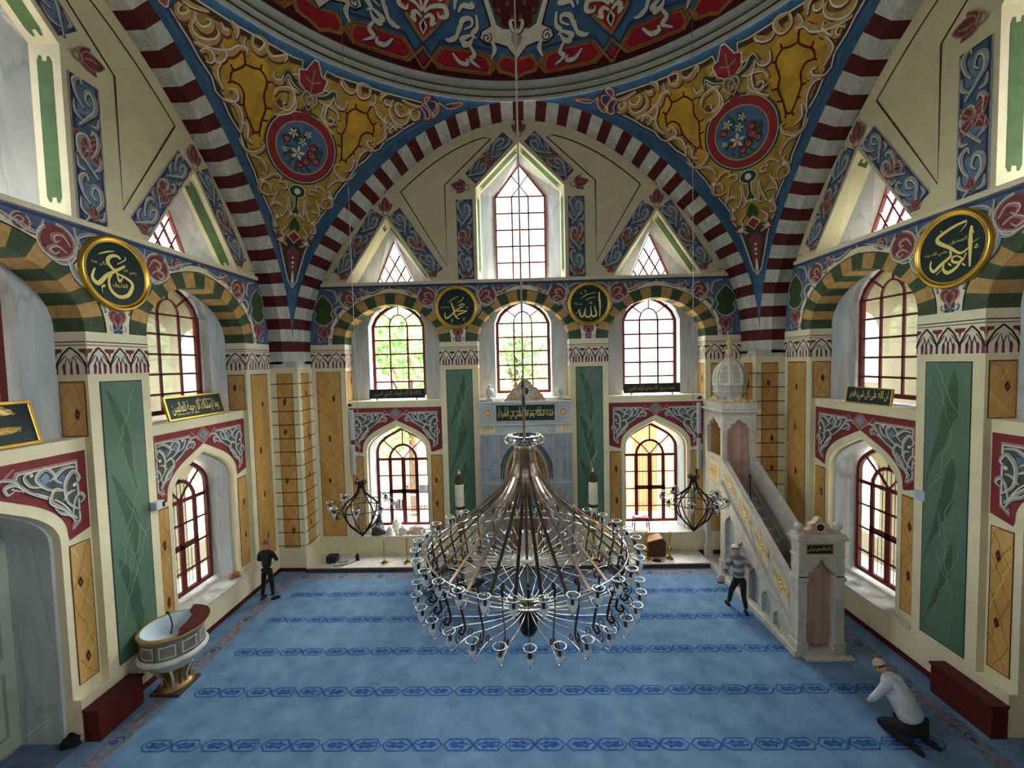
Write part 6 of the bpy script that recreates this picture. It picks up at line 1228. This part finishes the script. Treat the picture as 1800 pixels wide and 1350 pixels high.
# seated man behind the chandelier
r = empty('person', (-1.8, 6.15, 0), 'dark-haired man in a pale shirt sitting on the carpet behind the great chandelier', 'person', 'people in the hall')
J = {'pel': ((0, 0, .14), (.18, .14)), 'w': ((0, .02, .32), (.16, .12)), 'ch': ((0, .05, .52), (.2, .13)), 'nk0': ((0, .08, .66), (.1, .08)), 'nk': ((0, .1, .72), .05), 'ls': ((-.2, .06, .6), .065), 'le': ((-.27, .14, .36), .05), 'lw': ((-.2, .34, .24), .036), 'rs': ((.2, .06, .6), .065), 're': ((.28, .14, .36), .05), 'rw': ((.22, .34, .24), .036)}
skin('body', (J, [('pel', 'w'), ('w', 'ch'), ('ch', 'nk0'), ('nk0', 'nk'), ('nk0', 'ls'), ('ls', 'le'), ('le', 'lw'), ('nk0', 'rs'), ('rs', 're'), ('re', 'rw')]), whs, r)
J = {'pel': ((0, 0, .13), (.18, .12)), 'lh': ((-.1, .04, .12), .1), 'lk': ((-.4, .32, .14), .07), 'la': ((-.02, .42, .07), .05), 'rh': ((.1, .04, .12), .1), 'rk': ((.4, .32, .14), .07), 'ra': ((.1, .5, .07), .05)}
skin('trousers', (J, [('pel', 'lh'), ('lh', 'lk'), ('lk', 'la'), ('pel', 'rh'), ('rh', 'rk'), ('rk', 'ra')]), trs, r)
m = MB(); m.lathe([(.048, .7), (.045, .8)], skinm, 12, (0, .1, 0)); m.obj('neck', r); head(J, (0, .12, .85), (0, 1, -.1), r, hair=hairm); hand(r, (-.2, .34, .24), (.5, .8, -.2), 1); hand(r, (.22, .34, .24), (-.5, .8, -.2), -1)
# ---------------- small loose things ----------------
def blob(name, loc, s, m_, label, cat, g=None, seed=0, knot_=True):
    rnd = random.Random(seed); m = MB(); n, k = 14, 8; P = []
    for j in range(k+1):
        t = pi/2*(j/k); rr_ = cos(t)**.7
        for i in range(n): a = 2*pi*i/n; q = 1+.18*sin(a*3+seed+j)+.12*rnd.uniform(-1, 1); P.append((s[0]*rr_*cos(a)*q, s[1]*rr_*sin(a)*q, s[2]*sin(t)*(1+.08*rnd.uniform(-1, 1))))
    m.mesh(P, [(j*n+i, j*n+(i+1) % n, (j+1)*n+(i+1) % n, (j+1)*n+i) for j in range(k) for i in range(n)], m_, True); m.mesh([p for p in P[:n]], [tuple(range(n))], m_)
    r = empty(name, loc, label, cat, g); m.obj('bag_body', r)
    if knot_: q = MB(); q.tube([(0, 0, s[2]*.92), (.02, .01, s[2]*1.1), (.06, -.02, s[2]*1.25)], [.02, .015, .035], m_, 6); q.tube([(0, 0, s[2]*.95), (-.04, .01, s[2]*1.2)], [.018, .03], m_, 6); q.obj('tied_top', r)
    return r
pw = mat('bag_white', 'd8dade', .45, .06, 8); Z = .81
blob('plastic_bag', (-5.4, 8.64, Z), (.26, .2, .3), mat('bag_charcoal', '4a4b4f', .5, .15, 7), 'big charcoal plastic bag at the left end of the cluttered window sill', 'bag', 'bags on the sill', 1)
blob('plastic_bag', (-5.5, 9.02, Z), (.14, .12, .42), mat('bag_black', '25262a', .5, .15, 7), 'black plastic bag against the window frame behind the charcoal bag', 'bag', 'bags on the sill', 2)
blob('plastic_bag', (-4.98, 8.56, Z), (.13, .11, .26), pw, 'white plastic bag touching the charcoal bag on the sill', 'bag', 'bags on the sill', 3)
blob('plastic_bag', (-4.85, 8.98, Z), (.18, .13, .36), mat('bag_cream', 'd6cfc4', .5, .1, 7), 'cream plastic bag in the middle of the sill against the window', 'bag', 'bags on the sill', 4)
blob('plastic_bag', (-4.52, 8.6, Z), (.16, .14, .24), pw, 'white plastic bag in the middle front of the sill', 'bag', 'bags on the sill', 5)
blob('plastic_bag', (-4.05, 8.75, Z), (.3, .2, .24), mat('bag_blush', 'cdb3ab', .6, .1, 6), 'blush pink cloth bundle at the right end of the cluttered sill', 'bundle', 'bags on the sill', 6, False)
blob('paper_bag', (-8.64, 5.6, Z), (.16, .12, .14), mat('bag_brown', '8a5c40', .7, .1, 6), 'brown paper bag on the left wall sill beside the standing man', 'bag', None, 7, False)
blob('dark_bag', (-8.62, 1.0, 0), (.16, .14, .16), blk, 'black bag on the floor in the doorway at the lower left', 'bag', None, 8)
for x, y, c, lab in ((-4.72, 8.5, 'c9a24a', 'tiny yellow bottle on the cluttered sill'), (-4.3, 8.5, 'a8643a', 'small orange-brown bottle on the cluttered sill')):
    m = MB(); m.lathe([(.0, 0), (.03, 0), (.03, .1), (.015, .13), (.015, .17), (0, .17)], mat('bottle_'+c, c, .3, 0), 12); tag(m.obj('bottle', None, M.Translation((x, y, Z))), lab, 'bottle', 'bottles on the sill')
r = empty('folding_stool', (4.1, 8.72, Z), 'small dark red stool standing on the right lower window sill', 'stool')
m = MB(); m.box(-.28, .28, -.16, .16, .36, .4, redm); m.obj('seat', r, bev=.01); m = MB(); m.box(-.26, .26, -.14, .14, .4, .45, mat('cushion_pink', 'd0566f', .7, .05)); m.obj('cushion', r, bev=.01)
for a in (-1, 1):
    for b in (-1, 1): m = MB(); m.tube([(a*.24, b*.12, .36), (a*.27, b*.15, 0)], .018, redm, 6); m.obj('leg', r)
m = MB(); m.box(-.1, .14, -.1, .1, 0, .02, mat('book_pink', 'e5a7b4', .6, 0)); m.box(-.095, .145, -.095, .095, .004, .016, whp); tag(m.obj('book', None, M.Translation((3.98, 8.7, Z+.451))), 'pink-covered book lying on the red stool', 'book')
r = empty('wooden_cabinet', (4.42, 8.1, .15), 'small brown wooden cabinet with a sloping lid on the marble step', 'cabinet'); wd = mat('wood_brown', '5a3520', .5, .12, 5)
m = MB(); m.prism([(-.3, 0), (.3, 0), (.3, .5), (.2, .62), (-.3, .5)], -.2, .2, wd); m.obj('body', r, bev=.01); m = MB(); m.prism([(-.33, .5), (.2, .63), (.19, .66), (-.34, .53)], -.22, .22, mat('wood_light', '8a5a36', .5, .1, 5)); m.obj('lid', r)
m = MB(); m.lathe([(0, 0), (.02, 0), (.015, .03), (0, .035)], brass, 8, X=M.Translation((0, -.2, .3)) @ M.Rotation(RD(90), 4, 'X')); m.obj('knob', r)
r = empty('equipment_box', (-6.75, 7.85, .15), 'small black equipment box with a loose cable on the marble step near the left corner', 'box')
m = MB(); m.box(-.2, .14, -.15, .15, .02, .24, mat('box_black', '1a1c2a', .5, .05)); m.obj('housing', r, bev=.02); m = MB(); m.tube([(a, b, .012) for a, b in cat_rom([(.14, 0), (.3, -.1), (.5, .02), (.45, -.22), (.15, -.3), (.3, -.38), (.6, -.2), (.75, .0), (.9, .1)], 6)], .01, blackm, 5); m.obj('cable', r)
m = MB(); m.lathe([(0, 0), (.05, 0), (.07, .1), (.05, .2), (.02, .24)], blackm, 10, X=M.Diagonal((1, .6, 1, 1))); tag(m.obj('handset', None, M.Translation((-5.95, 7.95, .15))), 'small black handset at the end of the loose cable on the step', 'handset')
m = MB(); m.lathe([(1, 0), (1, .03), (.8, .06), (.3, .08), (0, .08)], blk, 14, X=M.Diagonal((.06, .14, 1, 1)) @ M.Rotation(RD(0), 4, 'Z')); tag(m.obj('slipper', None, M.Translation((4.3, 7.58, .15)) @ M.Rotation(RD(80), 4, 'Z')), 'black slipper lying on the front edge of the marble step', 'slipper')
# ---------------- outdoors ----------------
leaf = mat('tree_leaf', '7fae5a', .6, .2, 2, c2='4f8238'); leaf2 = mat('tree_leaf_pale', 'a3c77f', .6, .2, 2, c2='6da06a'); bark = mat('bark', '5b4a3c', .9, .1, 8)
def tree(x, y, h, r_, m_, label, seed):
    rnd = random.Random(seed); t = empty('tree', (x, y, -.5), label, 'tree', 'trees outside'); m = MB(); m.tube([(0, 0, 0), (.1, 0, h*.4), (0, .1, h*.8)], [.25, .18, .08], bark, 8)
    for k in range(6): a = k*1.05; m.tube([(0, 0, h*.4+k*.25), (r_*.6*cos(a), r_*.6*sin(a), h*.65+k*.2)], [.09, .03], bark, 6)
    m.obj('trunk', t); m = MB(); cs = [(rnd.uniform(-1, 1)*r_*.7, rnd.uniform(-1, 1)*r_*.6, h*.62+rnd.uniform(-1, 1)*h*.28, r_*rnd.uniform(.35, .55)) for _ in range(16)]
    for i in range(3600):
        c = cs[i % 16]; d = V((rnd.gauss(0, 1), rnd.gauss(0, 1), rnd.gauss(0, 1))).normalized()*c[3]*rnd.uniform(.55, 1.05); p = V(c[:3])+d; u = V((rnd.uniform(-1, 1), rnd.uniform(-1, 1), rnd.uniform(-1, 1))).normalized()*.16; v = u.orthogonal().normalized()*.08; m.face([p-u, p+v, p+u, p-v], m_)
    m.obj('foliage', t)
tree(-5.6, 14.2, 11, 2.3, leaf, 'leafy green tree outside the left windows of the back wall', 1); tree(-.4, 16.5, 12, 2.2, leaf2, 'pale green tree outside the middle window of the back wall', 2); tree(-17.5, 5.5, 11, 2.8, leaf, 'green tree outside the left side wall', 3); tree(-13.5, 21, 12, 2.6, leaf2, 'pale green tree far left beyond the back wall', 4)
gnd = mat('paving_pale', 'cfc9bb', .9, .08, 1); m = MB(); m.box(-40, 40, -40, 60, -1.2, -.6, gnd); tag(m.obj('ground'), 'pale paved ground outside the building', 'ground', None, 'stuff')
owl = mat('house_orange', 'e6be80', .85, .05, 2); orr = mat('house_door_red', 'cf6a48', .7, .05, 2)
r = empty('house', (6.0, 14.5, -.6), 'orange house with a red door outside the right lower window of the back wall', 'house'); m = MB(); m.box(-3.4, 4, 0, 4, 0, 5.2, owl); m.obj('wall', r); m = MB(); m.box(-.6, .5, -.06, -.01, 0, 5.0, orr); m.obj('door', r); m = MB(); m.prism([(-3.8, 5.2), (4.4, 5.2), (3.6, 5.9), (-3, 5.9)], -.4, 4.4, mat('roof_grey', '8d8a86', .8, .05)); m.obj('roof', r)
m = MB(); m.box(-2.7, -1.4, -.06, -.01, 1.6, 3.8, mat('pane_blue', '8fa9bd', .2, 0)); m.obj('window', r)
# two-storey covered galleries along both side walls
hy = mat('gallery_yellow', '6b6453', .85, .04, 2)
for sx, nm in ((-1, 'left'), (1, 'right')):
    r = empty('gallery', (sx*12.6, 0, -.6), 'covered yellow two-storey gallery outside the %s side wall' % nm, 'gallery'); m = MB(); P = Paint(m, lambda u, v, o: (-sx*o, u, v))
    hs = []
    for k in range(-3, 4):
        c = k*3.0+.6; hs.append([(c-.8, .9), (c+.8, .9)]+list(reversed(pointed(.8, 3.2, 4.0, 8, c)))); hs.append([(c-.65, 6.5), (c+.65, 6.5)]+list(reversed(pointed(.65, 8.4, 9.1, 8, c))))
    P.poly([(-11, 0), (11, 0), (11, 10.4), (-11, 10.4)], hy, 0, hs)
    for h in hs: reveal(m, [(0, a, b) for a, b in h], [(sx*.35, a, b) for a, b in h], hy)
    m.obj('wall', r); m = MB(); m.box(min(0, -sx*2.75), max(0, -sx*2.75), -11, 11, 10.3, 10.5, hy); m.obj('roof', r); m = MB(); m.box(min(0, -sx*2.75), max(0, -sx*2.75), -11, 11, 5.1, 5.3, hy); m.obj('gallery_floor', r)
    m = MB(); m.box(min(0, -sx*2.75), max(0, -sx*2.75), 10.9, 11, 0, 10.4, hy); m.obj('end_wall', r)
r = empty('fence', (-4.6, 12.2, -.6), 'white metal railing outside the left lower window', 'fence')
for z in (.9, 1.7): m = MB(); m.tube([(-3, 0, z), (3, 0, z)], .03, whp, 6); m.obj('rail', r)
for k in range(16): m = MB(); m.tube([(-3+k*.4, 0, 0), (-3+k*.4, 0, 1.75)], .018, whp, 5); m.obj('picket', r)
r = empty('car', (-5.2, 15.8, -.6), 'white parked car seen through the left lower window', 'car'); m = MB(); m.prism([(-2.1, .3), (2.1, .3), (2.15, .8), (1.4, .95), (.8, 1.4), (-1.0, 1.42), (-1.6, 1.0), (-2.15, .9)], -.8, .8, mat('car_white', 'd8dadc', .3, 0)); m.obj('body', r, bev=.06)
m = MB(); m.prism([(1.2, .97), (.75, 1.34), (-.92, 1.36), (-1.4, 1.0)], -.81, .81, mat('car_glass', '3b4248', .1, 0)); m.obj('window', r)
for x in (-1.3, 1.3):
    for y in (-.8, .8): m = MB(); m.lathe([(0, -.1), (.3, -.1), (.33, 0), (.3, .1), (0, .1)], blackm, 18, X=M.Translation((x, y*.9, .33)) @ M.Rotation(RD(90), 4, 'X')); m.obj('wheel', r)
r = empty('house', (-4.5, 21, -.6), 'pale house with an ochre front beyond the parked car', 'house'); m = MB(); m.box(-5, 3.2, 0, 4, 0, 3.6, mat('house_ochre', 'd9a878', .85, .05, 2)); m.obj('wall', r); m = MB(); m.prism([(-5.5, 3.6), (3.7, 3.6), (2.5, 4.9), (-4.2, 4.9)], -.5, 4.5, MATS['roof_grey']); m.obj('roof', r)
